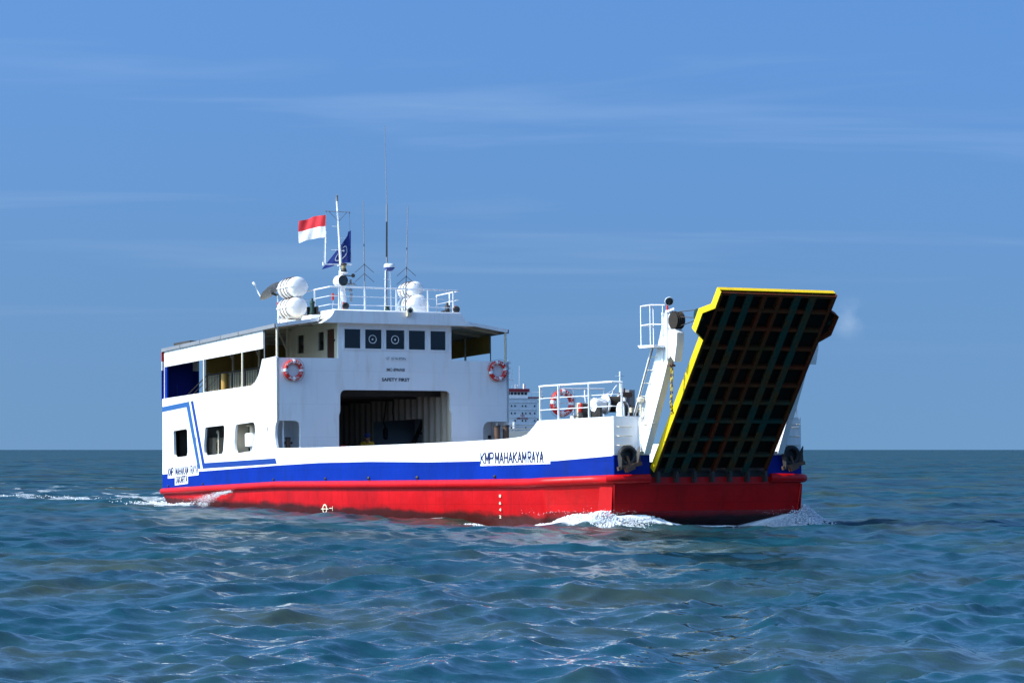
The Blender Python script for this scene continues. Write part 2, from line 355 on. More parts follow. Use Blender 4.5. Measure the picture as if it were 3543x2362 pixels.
# main deck plate
mb = MB(); rr_ = ring(lambda X: 0.86, 0.05); n = len(XS)
for i in range(n - 1):
    a, b = rr_[i], rr_[i + 1]; mb.add([a, b, (b[0], -b[1], b[2]), (a[0], -a[1], a[2])], [(0, 1, 2, 3)])
F(mb, 'car_deck', 'deck')
# blue band (both sides and stern), white bulwark
def side_path(xa, xb): return [X for X in XS if xa <= X <= xb]
mb = MB()
rows = []
up_ = ring(lambda X: ZBT(X)); lo_ = ring(lambda X: ZFT(X) - 0.10)
mb.grid([lo_, up_], closed=False)                # sides + bow
mb.add([lo_[0], up_[0], up_[-1], lo_[-1]], [(0, 1, 2, 3)])
# cut the bow opening: drop the bow face (between last starboard and first port vertex)
nf = []; nS = len(XS)
for f in mb.f:
    if (nS - 1 in f) and (nS in f): continue
    nf.append(f)
mb.f = nf
F(mb, 'blue_band', 'blue')
for sgn, nm in ((-1, 'bulwark'), (1, 'bulwark')):
    mb = MB(); ro = []; rows = [[], [], [], []]
    for X in side_path(12.4, 32.7):
        h = HB(X); rows[0].append((X, sgn * h, ZBT(X))); rows[1].append((X, sgn * h, ZBW(X))); rows[2].append((X - (0.09 if X > 30.7 else 0), sgn * (h - 0.09), ZBW(X))); rows[3].append((X - (0.09 if X > 30.7 else 0), sgn * (h - 0.09), 0.8))
    mb.grid(rows); F(mb, nm, 'white', angle=50)
# rubbing strake (fender): round section with thin ring joints
for sgn in (-1, 1):
    path = [(X, sgn * (HB(X) + 0.02), ZFT(X) - 0.135) for X in XS]
    path = [(0.95, sgn * 3.2, ZFT(.95) - .135), (0.93, sgn * 4.3, ZFT(.95) - .135), (0.98, sgn * 4.5, ZFT(.95) - .135)] + path[1:-1]
    path += [(32.58, sgn * 3.21, ZFT(32.7) - .135), (32.74, sgn * 2.99, ZFT(32.7) - .135), (32.74, sgn * 1.98, ZFT(32.7) - .12)]
    mb = MB(); mb.tube(path, 0.125, 12); fo = F(mb, 'rubbing_strake', 'red', angle=60)
    for X in (24.6, 27.9, 30.4, 31.6):
        mj = MB(); mj.tube([(X, sgn * (HB(X) + .02), ZFT(X) - .135), (X + .03, sgn * (HB(X + .03) + .02), ZFT(X) - .135)], 0.128, 12); mj.build('weld_joint', 'red', fo)
# doubler plate and corner bar on the bow shoulder
for sgn in (-1, 1):
    mb = MB()
    p = [(32.30, sgn * 3.27, .45), (32.66, sgn * 3.08, .45), (32.52, sgn * 3.075, -.7), (32.10, sgn * 3.28, -.7)]
    q = [(x + .016 * 1, y + sgn * .028, z) for x, y, z in p]
    mb.add(p + q, [(4, 5, 6, 7), (0, 1, 5, 4), (1, 2, 6, 5), (2, 3, 7, 6), (3, 0, 4, 7)])
    F(mb, 'bow_doubler_plate', 'red')
    mb = MB(); mb.tube([(32.71, sgn * 3.06, .5), (32.56, sgn * 3.01, -.22), (32.3, sgn * 2.98, -.6)], .028, 6); F(mb, 'bow_corner_bar', 'red')

# ---- side walls of the aft superstructure
side_holes = [
    [(2.16, 2.74), (2.22, 2.80), (3.55, 2.84), (3.66, 2.76), (3.69, 1.95), (3.60, 1.82), (2.40, 1.79), (2.24, 1.9)],
    [(5.53, 2.80), (5.62, 2.84), (7.38, 2.86), (7.47, 2.78), (7.44, 2.45), (7.34, 1.95), (7.24, 1.84), (5.55, 1.80), (5.42, 1.92), (5.40, 2.2)],
    [(8.55, 2.80), (8.65, 2.85), (10.25, 2.89), (10.38, 2.78), (10.42, 2.6), (10.36, 2.3), (10.1, 1.88), (8.62, 1.82), (8.45, 2.0), (8.42, 2.25)],
    circle(11.52, 2.59, .055, 12, .10), circle(4.53, 2.42, .05, 10, .09)]
for sgn in (-1, 1):
    out = [(.95, ZBT(.95)), (6, ZBT(6)), (12.4, ZBT(12.4)), (12.4, 1.88), (12.27, 2.1), (12.21, 2.41), (12.25, 2.7), (12.4, 2.88), (12.4, 5.03), (12.15, 5.03), (11.09, 5.0),
           (11.02, 4.86), (10.92, 4.70), (10.74, 4.46), (10.62, 4.36), (10.43, 4.24), (10.25, 4.17), (10.02, 4.12), (6, 4.08), (.95, 4.01)]
    mb = MB(); plate(mb, out, side_holes, 0.09, lambda a, b, c: (a, sgn * (4.455 + c * 1.0), b))
    F(mb, 'side_wall', 'white')
    # cap rail along the deck edge
    mb = MB(); mb.tube([(.95, sgn * 4.47, 4.02), (6, sgn * 4.47, 4.09), (10.02, sgn * 4.47, 4.13), (10.43, sgn * 4.47, 4.25), (10.74, sgn * 4.47, 4.47), (10.92, sgn * 4.47, 4.71), (11.09, sgn * 4.47, 5.01), (12.36, sgn * 4.47, 5.04)], .045, 8)
    F(mb, 'cap_rail', 'white')
# porthole glasses
for X, Z, rx, rz in ((11.52, 2.59, .05, .095),):
    mb = MB(); mb.prism(circle(X, Z, rx, 12, rz), lambda a, b, t: (a, -4.45 + t, b), -.01, .01); F(mb, 'porthole', 'lens')

# ---- front wall with the car deck opening, windows and corner niches
win = [(-1.98, -1.34), (-1.19, -.53), (-.385, .36), (.50, 1.17), (1.35, 1.98)]
outl = [(-4.5, 5.03), (-4.5, 2.87), (-3.82, 2.87), (-3.72, 2.84), (-3.66, 2.77), (-3.64, 2.68), (-3.64, .9), (-2.18, .9), (-2.18, 3.05), (-2.13, 3.22), (-2.13, 3.76), (-2.10, 3.86), (-2.03, 3.93), (-1.93, 3.95),
        (1.93, 3.96), (2.05, 3.94), (2.12, 3.85), (2.14, 3.72), (2.14, 3.3), (2.20, 3.16), (2.20, .9), (3.45, .9), (3.45, 2.66), (3.50, 2.78), (3.60, 2.86), (3.72, 2.88), (4.5, 2.88), (4.5, 5.03), (2.2, 5.05),
        (2.2, 6.4), (-2.2, 6.4), (-2.2, 5.05)]
mb = MB(); plate(mb, outl, [[(a, 5.39), (b, 5.39), (b, 6.085), (a, 6.085)] for a, b in win], 0.09, lambda a, b, c: (12.355 + c, a, b))
F(mb, 'front_wall', 'white')
for i, (a, b) in enumerate(win):
    m0 = MB(); w = .035
    plate(m0, [(a - w, 5.39 - w), (b + w, 5.39 - w), (b + w, 6.085 + w), (a - w, 6.085 + w)], [[(a + .012, 5.402), (b - .012, 5.402), (b - .012, 6.073), (a + .012, 6.073)]], .06, lambda x, y, c: (12.40 + c, x, y))
    wo = F(m0, 'bridge_window', 'white_clean')
    m0 = MB(); m0.box(12.376, 12.386, a + .005, b - .005, 5.395, 6.08); m0.build('window_pane', 'glass', wo)
    if i in (1, 2):
        c = (a + b) / 2 - .02 * (i == 1); z = 5.735
        m0 = MB(); m0.tube([(12.40, c + .14 * math.cos(t), z + .14 * math.sin(t)) for t in np.linspace(0, 2 * math.pi, 24, endpoint=False)], .014, 6, closed=True)
        m0.lathe([(.0, .0), (.035, 0), (.03, .02), (0, .025)], (12.39, c, z), (1, 0, 0), 10)
        m0.build('clear_view_screen', 'white_clean', wo)
# wheelhouse shell: side walls, back, floor, roof deck
for sgn in (-1, 1):
    mb = MB(); plate(mb, [(7.74, 5.0), (12.31, 5.0), (12.31, 6.4), (7.74, 6.4)], [[(8.82, 5.37), (9.44, 5.37), (9.44, 6.07), (8.82, 6.07)], [(10.68, 5.38), (11.23, 5.38), (11.23, 6.07), (10.68, 6.07)], [(11.42, 5.02), (12.06, 5.02), (12.06, 6.10), (11.42, 6.10)]],
                     .08, lambda a, b, c: (a, sgn * (2.16 + c), b))
    F(mb, 'wheelhouse_side', 'cream')
    for a, b in ((8.82, 9.44), (10.68, 11.23)):
        mb = MB(); plate(mb, [(a - .03, 5.345), (b + .03, 5.345), (b + .03, 6.10), (a - .03, 6.10)], [[(a + .02, 5.395), (b - .02, 5.395), (b - .02, 6.05), (a + .02, 6.05)]], .05, lambda x, y, c: (x, sgn * (2.20 + c), y))
        wo = F(mb, 'side_window', 'cream'); mb = MB(); mb.box(a, b, sgn * 2.165, sgn * 2.172, 5.38, 6.06); mb.build('window_pane', 'glass', wo)
    mb = MB(); mb.box(11.43, 12.05, sgn * 2.13, sgn * 2.17, 5.02, 6.09); do = F(mb, 'wheelhouse_door', 'wood')
    mb = MB(); mb.box(11.55, 11.93, sgn * 2.168, sgn * 2.18, 5.55, 6.0); mb.build('door_panel', 'wood', do)
    mb = MB(); mb.box(12.08, 12.14, sgn * 2.2, sgn * 2.26, 5.66, 5.72); mb.build('door_latch', 'dark_steel', do)
    # rounded corner post between side and front
    mb = MB(); mb.tube([(12.31, sgn * 2.11, 5.0), (12.31, sgn * 2.11, 6.4)], .09, 14); F(mb, 'corner_post', 'white')
mb = MB(); mb.box(7.70, 7.76, -2.2, 2.2, 4.0, 6.4); F(mb, 'wheelhouse_back', 'cream')
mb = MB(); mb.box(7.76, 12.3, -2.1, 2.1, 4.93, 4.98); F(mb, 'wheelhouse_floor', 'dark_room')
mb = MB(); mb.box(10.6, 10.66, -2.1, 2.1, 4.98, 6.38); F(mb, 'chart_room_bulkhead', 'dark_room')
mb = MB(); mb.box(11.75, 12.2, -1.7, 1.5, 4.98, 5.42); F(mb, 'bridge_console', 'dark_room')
mb = MB(); mb.box(12.0, 12.2, -.32, -.16, 5.42, 5.56); mb.box(12.0, 12.2, -.14, .14, 5.42, 5.54); mb.box(12.0, 12.2, .22, .32, 5.42, 5.55); F(mb, 'bridge_instrument', 'teal')
mb = MB()
for k in range(5): mb.box(11.4 + .03 * (k % 2), 11.45 + .03 * (k % 2), 1.42 + .1 * k, 1.50 + .1 * k, 5.4, 6.3)
F(mb, 'bridge_curtain', 'grey')
# lower wing walls behind the wings (close upper deck edge at the front)
for sgn in (-1, 1):
    mb = MB(); mb.box(12.22, 12.30, sgn * 2.2, sgn * 4.44, 4.02, 5.0); F(mb, 'wing_wall_lining', 'cream')
# roof deck and concave brow
mb = MB(); mb.box(7.6, 12.60, -2.42, 2.42, 6.40, 6.745); F(mb, 'wheelhouse_roof', 'white')
prof = [(12.5, 6.70, 2.40), (12.66, 6.725, 2.44), (12.71, 6.70, 2.47), (12.72, 6.62, 2.50), (12.72, 6.52, 2.56), (12.725, 6.42, 2.66), (12.73, 6.33, 2.80), (12.73, 6.265, 2.92), (12.70, 6.245, 2.92), (12.3, 6.27, 2.86)]
mb = MB(); rows = []
for x, z, w in prof: rows.append([(11.75, -w, z), (x, -w, z), (x, w, z), (11.75, w, z)])
mb.grid(rows)
for q in (0, 3): mb.add([r[q] for r in rows], [tuple(range(len(rows)))])
F(mb, 'roof_brow', 'white', angle=50)
mb = MB(); mb.box(11.9, 12.69, -2.83, 2.83, 6.268, 6.29); F(mb, 'brow_soffit', 'cream')

# ---- upper deck, awning roof
mb = MB(); mb.box(.98, 12.3, -4.41, 4.41, 3.97, 4.03); F(mb, 'upper_deck', 'dark_room')  # near-black underside: the shade over the car deck is in the colour
ZR = lambda X: 5.985 + (X - .92) * .0185
mb = MB(); ys = [-4.5, -2.9, -2.0, 2.0, 2.9, 4.5]; dz = [0, .24, .29, .29, .24, 0]
for t in (0, -.05):
    mb.grid([[(X, y, ZR(X) + d + t - .004) for y, d in zip(ys, dz)] for X in (.95, 4, 8, 12.3)])
mb.add([(12.3, y, ZR(12.3) + d - .004) for y, d in zip(ys, dz)] + [(12.3, y, ZR(12.3) + d - .054) for y, d in zip(ys, dz)], [(i, i + 1, i + 7, i + 6) for i in range(5)])
F(mb, 'awning_roof', 'cream')
segX = [.92, 3.0, 5.1, 7.2, 8.95, 12.34]
for sgn in (-1, 1):
    for a, b in zip(segX[:-1], segX[1:]):
        mb = MB(); mb.bar((a + .01, sgn * 4.52, ZR(a) - .06), (b - .01, sgn * 4.52, ZR(b) - .06), .05, .13); fo = F(mb, 'roof_fascia', 'grey')
        mb = MB(); mb.bar((b - .05, sgn * 4.525, ZR(b) - .062), (b + .0, sgn * 4.525, ZR(b) - .062), .065, .145); mb.build('fascia_clip', 'grey', fo)
    mb = MB(); mb.bar((12.33, sgn * 4.5, ZR(12.3) - .05), (12.33, sgn * 2.9, ZR(12.3) + .19), .05, .12); F(mb, 'front_fascia', 'white')
    for X in (1.07, 5.28, 9.09, 12.28):
        z0 = 5.0 if X > 11 else 4.02
        mb = MB(); mb.rod((X, sgn * 4.44, z0), (X, sgn * 4.44, ZR(X) - .03), .042 if X > 2 else .035, 10); F(mb, 'awning_post', 'cream')
    mb = MB(); mb.rod((11.13, sgn * 4.43, 4.95), (11.13, sgn * 4.43, ZR(11) - .03), .022, 8); F(mb, 'awning_stay', 'grey')
    pX = [1.14, 2.9, 5.25, 6.65, 9.06, 11.1]
    for a, b in zip(pX[:-1], pX[1:]):
        mb = MB(); za, zb = 5.275 + (a - 1.14) * .0143, 5.275 + (b - 1.14) * .0143
        y = sgn * 4.475
        mb.add([(a + .006, y, za), (b - .006, y, zb), (b - .006, y, ZR(b) - .1), (a + .006, y, ZR(a) - .1), (a + .006, y - sgn * .03, za), (b - .006, y - sgn * .03, zb), (b - .006, y - sgn * .03, ZR(b) - .1), (a + .006, y - sgn * .03, ZR(a) - .1)],
               [(0, 1, 2, 3), (4, 5, 6, 7), (0, 1, 5, 4), (2, 3, 7, 6), (1, 2, 6, 5), (0, 3, 7, 4)])
        F(mb, 'awning_panel', 'white' if sgn < 0 else 'ochre')  # port row ochre: warm bounce light under the awning put into the colour
    for X in (3.0, 5.64, 8.4):       # inner posts with knee braces
        mb = MB(); mb.rod((X, sgn * 2.4, 4.02), (X, sgn * 2.4, ZR(X) + .25), .05, 8); mb.bar((X, sgn * 2.4, 5.45), (X - .45, sgn * 2.62, ZR(X) + .2), .04, .06); F(mb, 'inner_post', 'beige_wall')
# roof beams seen from below
for X in (2.2, 4.2, 6.2, 8.2, 10.2, 11.6):
    mb = MB(); mb.grid([[(X + dx, y, ZR(X) + d - .055 - dzz) for y, d in zip(ys, dz)] for dx, dzz in ((-.03, 0), (-.03, .08), (.03, .08), (.03, 0))]); F(mb, 'roof_beam', 'beige_wall')
# stern screens on the upper deck
mb = MB(); mb.box(1.06, 1.10, -2.77, 4.38, 4.03, 6.0); mb.box(1.06, 1.10, -2.77, 2.77, 6.0, 6.22); F(mb, 'stern_screen', 'ochre')
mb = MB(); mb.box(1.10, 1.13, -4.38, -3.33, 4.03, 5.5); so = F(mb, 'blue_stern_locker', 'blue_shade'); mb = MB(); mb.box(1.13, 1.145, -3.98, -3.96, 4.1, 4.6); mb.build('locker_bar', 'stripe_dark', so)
mb = MB(); mb.box(1.0, 1.36, -4.46, -4.40, 4.04, 5.36); F(mb, 'blue_side_screen', 'blue')
mb = MB(); mb.box(.90, .945, -4.52, -3.0, 4.0, 5.15); F(mb, 'stern_board', 'blue')
mb = MB(); mb.box(.90, .945, -4.52, -3.0, 5.15, 5.5); F(mb, 'stern_board', 'white')
mb = MB(); mb.box(.90, .945, -4.52, -3.0, 5.5, 5.9); F(mb, 'stern_board', 'red')
mb = MB(); mb.box(.85, 2.6, -4.0, -2.6, 6.02, 6.22); F(mb, 'roof_locker', 'dark_room')
# rail and stair on the upper deck
mb = MB(); mb.rod((2.84, -3.4, 4.89), (10.0, -3.4, 4.93), .025, 8); mb.rod((2.84, -3.4, 4.78), (10.0, -3.4, 4.82), .012, 6); ro = F(mb, 'stairwell_railing', 'dark_steel')
for k in range(44):
    X = 2.9 + k * .16
    m0 = MB(); m0.rod((X, -3.4, 4.02), (X, -3.4, 4.86), .013 if k % 8 else .025, 6); m0.build('baluster', 'cream' if k % 8 else 'dark_steel', ro)
mb = MB()
for y in (-3.25, -3.75):
    mb.rod((4.1, y, 4.95), (1.4, y, 4.10), .022, 6); mb.rod((3.9, y, 4.70), (1.5, y, 3.95), .016, 6)
F(mb, 'stair_handrail', 'dark_steel')
mb = MB(); mb.rod((5.05, -3.55, 4.02), (5.05, -3.55, 4.84), .13, 12); F(mb, 'deck_pillar', 'ochre')
mb = MB()
for X in (7.2, 8.0): mb.box(X, X + .7, -2.0, 1.6, 4.35, 4.45); mb.box(X, X + .08, -2.0, 1.6, 4.45, 4.9)
F(mb, 'deck_bench', 'dark_room')

# ---- car deck interior
for sgn in (-1, 1):
    hole = [[(5.54, .95), (10.02, .95), (10.02, 3.04), (5.54, 3.08)]] if sgn > 0 else []
    mb = MB(); plate(mb, [(.98, .86), (12.31, .86), (12.31, 3.97), (.98, 3.97)], hole, .05, lambda a, b, c: (a, sgn * (2.27 + c), b)); F(mb, 'casing_wall', 'beige_wall')
    for k in range(23):
        X = 1.2 + .5 * k - (.0 if k < 22 else .02)
        z0 = 3.06 if (sgn > 0 and 5.5 < X < 10.05) else .87
        m0 = MB(); ys0 = sgn * 2.246
        m0.add([(X - .14, ys0, z0), (X - .07, ys0 - sgn * .11, z0), (X + .07, ys0 - sgn * .11, z0), (X + .14, ys0, z0), (X - .14, ys0, 3.96), (X - .07, ys0 - sgn * .11, 3.96), (X + .07, ys0 - sgn * .11, 3.96), (X + .14, ys0, 3.96)],
               [(0, 1, 5, 4), (1, 2, 6, 5), (2, 3, 7, 6), (0, 3, 2, 1)])
        F(m0, 'wall_corrugation', 'beige_wall', smooth=False)
for X in (1.5, 3.5, 5.5, 7.5, 9.5, 11.5):
    mb = MB(); mb.box(X - .05, X + .05, -2.2, 2.2, 3.78, 3.965); F(mb, 'deck_beam', 'dark_room')  # beams coloured near-black to stand for the unlit ceiling
mb = MB(); mb.box(.92, .98, -4.44, 4.44, .8, 4.0); F(mb, 'stern_bulkhead', 'dark_room')  # inner face coloured near-black so the unlit end reads dark
for X, mat in ((4.75, 'grey'), (8.25, 'cream'), (11.15, 'white')):      # casing bulkheads seen through the side ports
    for sgn in (-1, 1):
        if sgn > 0 and X == 8.25: continue
        mb = MB(); mb.box(X, X + .04, sgn * 2.3, sgn * 4.40, .87, 3.96); F(mb, 'casing_bulkhead', mat)
mb = MB(); mb.box(2.0, 2.1, -4.2, -3.0, .9, 3.9); mb.box(3.9, 4.7, -3.2, -2.4, .9, 3.5); F(mb, 'engine_locker', 'dark_room')
# stair in the port casing
mb = MB()
for y in (2.5, 3.3): mb.bar((8.3, y, 1.9), (10.4, y, 3.9), .05, .2)
for k in range(7): mb.box(8.4 + k * .3, 8.62 + k * .3, 2.5, 3.3, 1.95 + k * .285, 1.98 + k * .285)
F(mb, 'casing_stair', 'dark_steel')
mb = MB(); mb.tube([(7.14, 2.10, 3.95), (7.0, 2.09, 3.3), (6.9, 2.08, 3.0), (7.1, 2.08, 2.8), (7.25, 2.08, 2.5)], .025, 8); mb.tube([(7.75, 2.1, 3.95), (7.72, 2.08, 3.4), (7.8, 2.08, 3.05)], .025, 8); F(mb, 'hanging_cable', 'black')
mb = MB(); mb.lathe([(.02, 0), (.09, .05), (.1, .35), (.05, .45)], (7.15, 2.05, 2.35), n=12); F(mb, 'hanging_bag', 'black')
# things inside the side ports
mb = MB(); mb.box(4.85, 5.25, -4.1, -3.55, .87, 2.47); lo = F(mb, 'side_locker', 'cream'); mb = MB(); mb.box(5.25, 5.262, -3.95, -3.9, 2.0, 2.3); mb.build('locker_handle', 'dark_steel', lo)
mb = MB(); mb.tube([(5.6, -4.0, .87), (5.6, -4.0, 2.6), (5.58, -4.0, 2.68), (5.52, -4.0, 2.72), (5.46, -4.0, 2.69), (5.44, -4.0, 2.62)], .035, 10); F(mb, 'gooseneck_vent', 'cream')
mb = MB(); mb.lathe([(.14, 0), (.14, 1.15), (.32, 1.2), (.33, 1.62), (.30, 1.66)], (8.95, -3.95, .87), n=20); ho = F(mb, 'ventilator', 'white'); mb = MB(); mb.lathe([(.16, 1.66), (.16, 1.9), (.3, 1.92), (.28, 1.98), (0, 2.0)], (8.95, -3.95, .87), n=20); mb.build('ventilator_cap', 'beige_wall', ho)
mb = MB(); mb.box(8.295, 8.31, -3.9, -3.2, .9, 2.85); F(mb, 'casing_doorway', 'dark_room')  # dark sheet on the bulkhead, painted as the unlit opening

# ---- foredeck wings
for sgn in (-1, 1):
    mb = MB()
    pl = [(30.35, HB(30.35) - .06), (30.72, 4.06), (32.64, 3.02), (32.64, 1.96), (30.35, 1.96)]
    mb.prism([(a, b) for a, b in pl], lambda a, b, t: (a, sgn * b, t), 2.16, 2.215); F(mb, 'foredeck', 'deck')
    mb = MB(); mb.box(32.60, 32.70, sgn * 1.93, sgn * 3.069, ZBT(32.7) + .02, 2.365); bo = F(mb, 'bow_plate', 'white')
    mb = MB(); mb.box(32.60, 32.70, sgn * 1.93, sgn * 3.069, .60, ZBT(32.7) + .02); F(mb, 'bow_plate_band', 'blue')
    mb = MB(); mb.box(30.35, 32.6, sgn * 1.93, sgn * 1.99, .86, 2.3); F(mb, 'foredeck_inner_wall', 'white')
    for z in (2.08, 1.83, 1.58):
        m0 = MB(); m0.tube([(32.70, sgn * 2.97, z), (32.80, sgn * 2.95, z - .01), (32.80, sgn * 2.55, z), (32.70, sgn * 2.53, z)], .014, 6); m0.build('step_rung', 'cream', bo)
    # rounded shoulder where chamfer meets bow plate
    mb = MB(); mb.rod((32.665, sgn * 3.045, ZBT(32.7) + .02), (32.665, sgn * 3.045, 2.36), .045, 10); F(mb, 'bow_corner_bead', 'white')
    mb = MB(); mb.rod((32.665, sgn * 3.045, .7), (32.665, sgn * 3.045, ZBT(32.7) + .02), .046, 10); F(mb, 'bow_corner_bead', 'blue')
    # railing round the wing
    top = [(30.42, sgn * 4.10, 3.25), (30.72, sgn * 4.06, 3.255), (32.60, sgn * 3.03, 3.30), (32.66, sgn * 2.75, 3.29)]
    mb = MB(); mb.tube(top, .028, 8); ra = F(mb, 'foredeck_railing', 'white_clean')
    for dzr, r in ((-.34, .014), (-.66, .014)):
        m0 = MB(); m0.tube([(x, y, z + dzr) for x, y, z in top], r, 6); m0.build('rail', 'white_clean', ra)
    for x, y in ((30.45, 4.09), (31.10, 3.87), (32.0, 3.42), (32.66, 2.77), (32.62, 3.12)):
        if (x, y) == (32.62, 3.12): continue
        m0 = MB(); m0.bar((x, sgn * y, 2.2), (x, sgn * y, 3.26), .05, .035); m0.build('stanchion', 'white_clean', ra)
    for x, y in ((30.25, 4.04), (30.95, 3.84)):
        m0 = MB(); m0.bar((x, sgn * (y - .05), 2.2), (x + .16, sgn * y, 3.24), .03, .045); m0.build('stanchion', 'white_clean', ra)
    aft = [(30.40, sgn * 3.5, 3.20), (30.40, sgn * 2.0, 3.21)]
    mb = MB(); mb.tube(aft, .02, 8); ra2 = F(mb, 'foredeck_aft_railing', 'white_clean')
    m0 = MB(); m0.tube([(x, y, z - .4) for x, y, z in aft], .012, 6); m0.build('rail', 'white_clean', ra2)
    for y in (3.45, 3.0, 2.02):
        m0 = MB(); m0.rod((30.40, sgn * y, 2.2), (30.40, sgn * y, 3.2), .02, 6); m0.build('stanchion', 'white_clean', ra2)
mb = MB(); mb.rod((30.9, 3.85, 2.2), (30.9, 3.85, 3.22), .055, 12); mb.rod((30.9, 3.85, 3.22), (30.9, 3.85, 3.25), .10, 12); F(mb, 'port_vent_post', 'white_clean')

# ---- ramp towers
TW = [(34.42, 5.16), (34.30, 4.96), (34.02, 4.29), (33.79, 3.81), (33.50, 3.27), (33.21, 2.76), (33.05, 2.35), (33.08, 2.09), (33.20, 1.58), (33.21, 1.33), (33.70, 2.25), (34.22, 3.22), (34.53, 3.84), (34.63, 3.92), (34.64, 4.42), (34.64, 5.13)]
for sgn in (-1, 1):
    mb = MB(); poly = list(TW)
    plate(mb, [(a - .22, b) for a, b in poly], [], .20, lambda a, b, c: (a, sgn * (2.18 + c), b))
    mb.box(32.45, 33.0, sgn * 2.08, sgn * 2.28, 1.4, 2.34)
    to = F(mb, 'ramp_tower', 'white')
    # flange stiffeners, shaft housing, sheave
    m0 = MB()
    for a in (34.05, 34.28): m0.bar((a, sgn * 2.30, 3.80), (a + .03, sgn * 2.30, 5.1), .05, .06)
    m0.build('tower_stiffener', 'white', to)
    m0 = MB(); plate(m0, [(34.42, 3.92), (34.62, 3.75), (34.74, 4.2), (34.78, 4.52), (34.66, 4.62), (34.42, 4.62)], [], .22, lambda a, b, c: (a, sgn * (2.18 + c), b)); m0.build('sheave_cheek', 'white', to)
    m0 = MB()
    for k in range(4): m0.lathe([(.10, 0), (.235, .0), (.20, .03), (.235, .06), (.10, .06)], (34.60, sgn * 2.18 - .12 + k * .06, 4.86), (0, 1, 0), 20)
    m0.build('sheave', 'rope', to)
    m0 = MB(); m0.bar((34.28, sgn * 2.33, 5.10), (34.72, sgn * 2.33, 5.16), .02, .05); m0.build('sheave_guard', 'white', to)
    # service platform with cage
    m0 = MB(); plate(m0, [(33.36, 4.25), (34.2, 4.22), (34.2, 4.16), (33.46, 4.17)], [], .62, lambda a, b, c: (a, sgn * (2.36 + c), b)); pf = m0.build('service_platform', 'white_clean', to)
    # cage is a part of the tower too
    m0 = MB()
    c0, c1 = (32.86, sgn * 2.64), (33.30, sgn * 2.64)
    for z in (4.78, 5.30):
        m0.tube([(33.30, sgn * 2.12, z), (33.50, sgn * 2.64, z), (34.02, sgn * 2.66, z), (34.35, sgn * 2.40, z - .02)], .017, 6)
    for x, y in ((33.30, 2.12), (33.50, 2.64), (34.02, 2.66), (33.82, 2.14)): m0.rod((x, sgn * y, 4.2), (x, sgn * y, 5.30), .018, 6)
    m0.build('platform_cage', 'white_clean', to)
    # ladder: one stringer plus rungs to the tower
    m0 = MB(); m0.bar((33.62, sgn * 2.36, 4.18), (32.62, sgn * 2.38, 2.30), .07, .03)
    la = m0.build('ladder_stringer', 'white_clean', to)
    m0 = MB()
    for k in range(5):
        t = (k + .7) / 5.6; x = 33.62 - 1.0 * t; z = 4.18 - 1.93 * t
        m0.rod((x, sgn * 2.36, z), (x + .26, sgn * 2.3, z - .02), .011, 6)
    m0.build('ladder_rungs', 'cream', to)
    m0 = MB(); m0.rod((33.72, sgn * 2.40, 4.16), (32.66, sgn * 2.42, 2.3), .012, 6); m0.build('hoist_rope', 'black', to)
    m0 = MB(); m0.lathe([(.03, 0), (.03, .35), (.10, .38), (.11, .48), (.03, .52)], (33.0, sgn * 2.38, 2.36), n=12); m0.build('fairlead_post', 'cream', to)
    m0 = MB(); m0.tube([(33.2, sgn * 2.30, 2.10), (33.2, sgn * 2.42, 2.12), (33.62, sgn * 2.42, 2.14), (33.62, sgn * 2.3, 2.14)], .014, 6); m0.build('grab_bar', 'cream', to)
    # flood lamp on the tower head
    m0 = MB(); m0.rod((34.22, sgn * 2.24, 5.02), (34.22, sgn * 2.24, 5.34), .03, 8); m0.bar((34.22, sgn * 2.24, 5.30), (34.24, sgn * 2.24, 5.46), .07, .06); m0.build('lamp_bracket', 'red_small', to)
    m0 = MB(); m0.lathe([(.04, 0), (.05, .10), (.11, .17), (.125, .20), (.12, .215)], (34.24, sgn * 2.24, 5.44), (.86, -.3, -.30), 16); m0.build('flood_lamp', 'white_clean', to)
    m0 = MB(); m0.lathe([(.0, 0), (.105, .0), (.10, .012), (0, .03)], Vector((34.24, sgn * 2.24, 5.44)) + Vector((.86, -.3, -.30)).normalized() * .212, (.86, -.3, -.30), 16); m0.build('lamp_glass', 'lens', to)

# ---- bow ramp
TH = math.atan2(5.58 - .8, 36.4 - 32.8)
def RP(sv, y, d=0.0):    # s along the ramp, y across, d off the underside (positive = outward/forward-down)
    return (32.8 + sv * math.cos(TH) + d * math.sin(TH), y, .8 + sv * math.sin(TH) - d * math.cos(TH))
W2, W3 = 1.88, 1.80
outl = [(0.05, -W2), (4.36, -W2), (4.60, -W2 - .32), (5.20, -W2 - .33), (5.36, -W2), (5.87, -W2), (5.89, W3), (5.38, W3), (5.21, W3 + .33), (4.62, W3 + .32), (4.38, W3), (0.05, W3)]
mb = MB(); plate(mb, outl, [], .03, lambda a, b, c: RP(a, b, -.205 + c)); rm = F(mb, 'bow_ramp', 'ramp_plate')
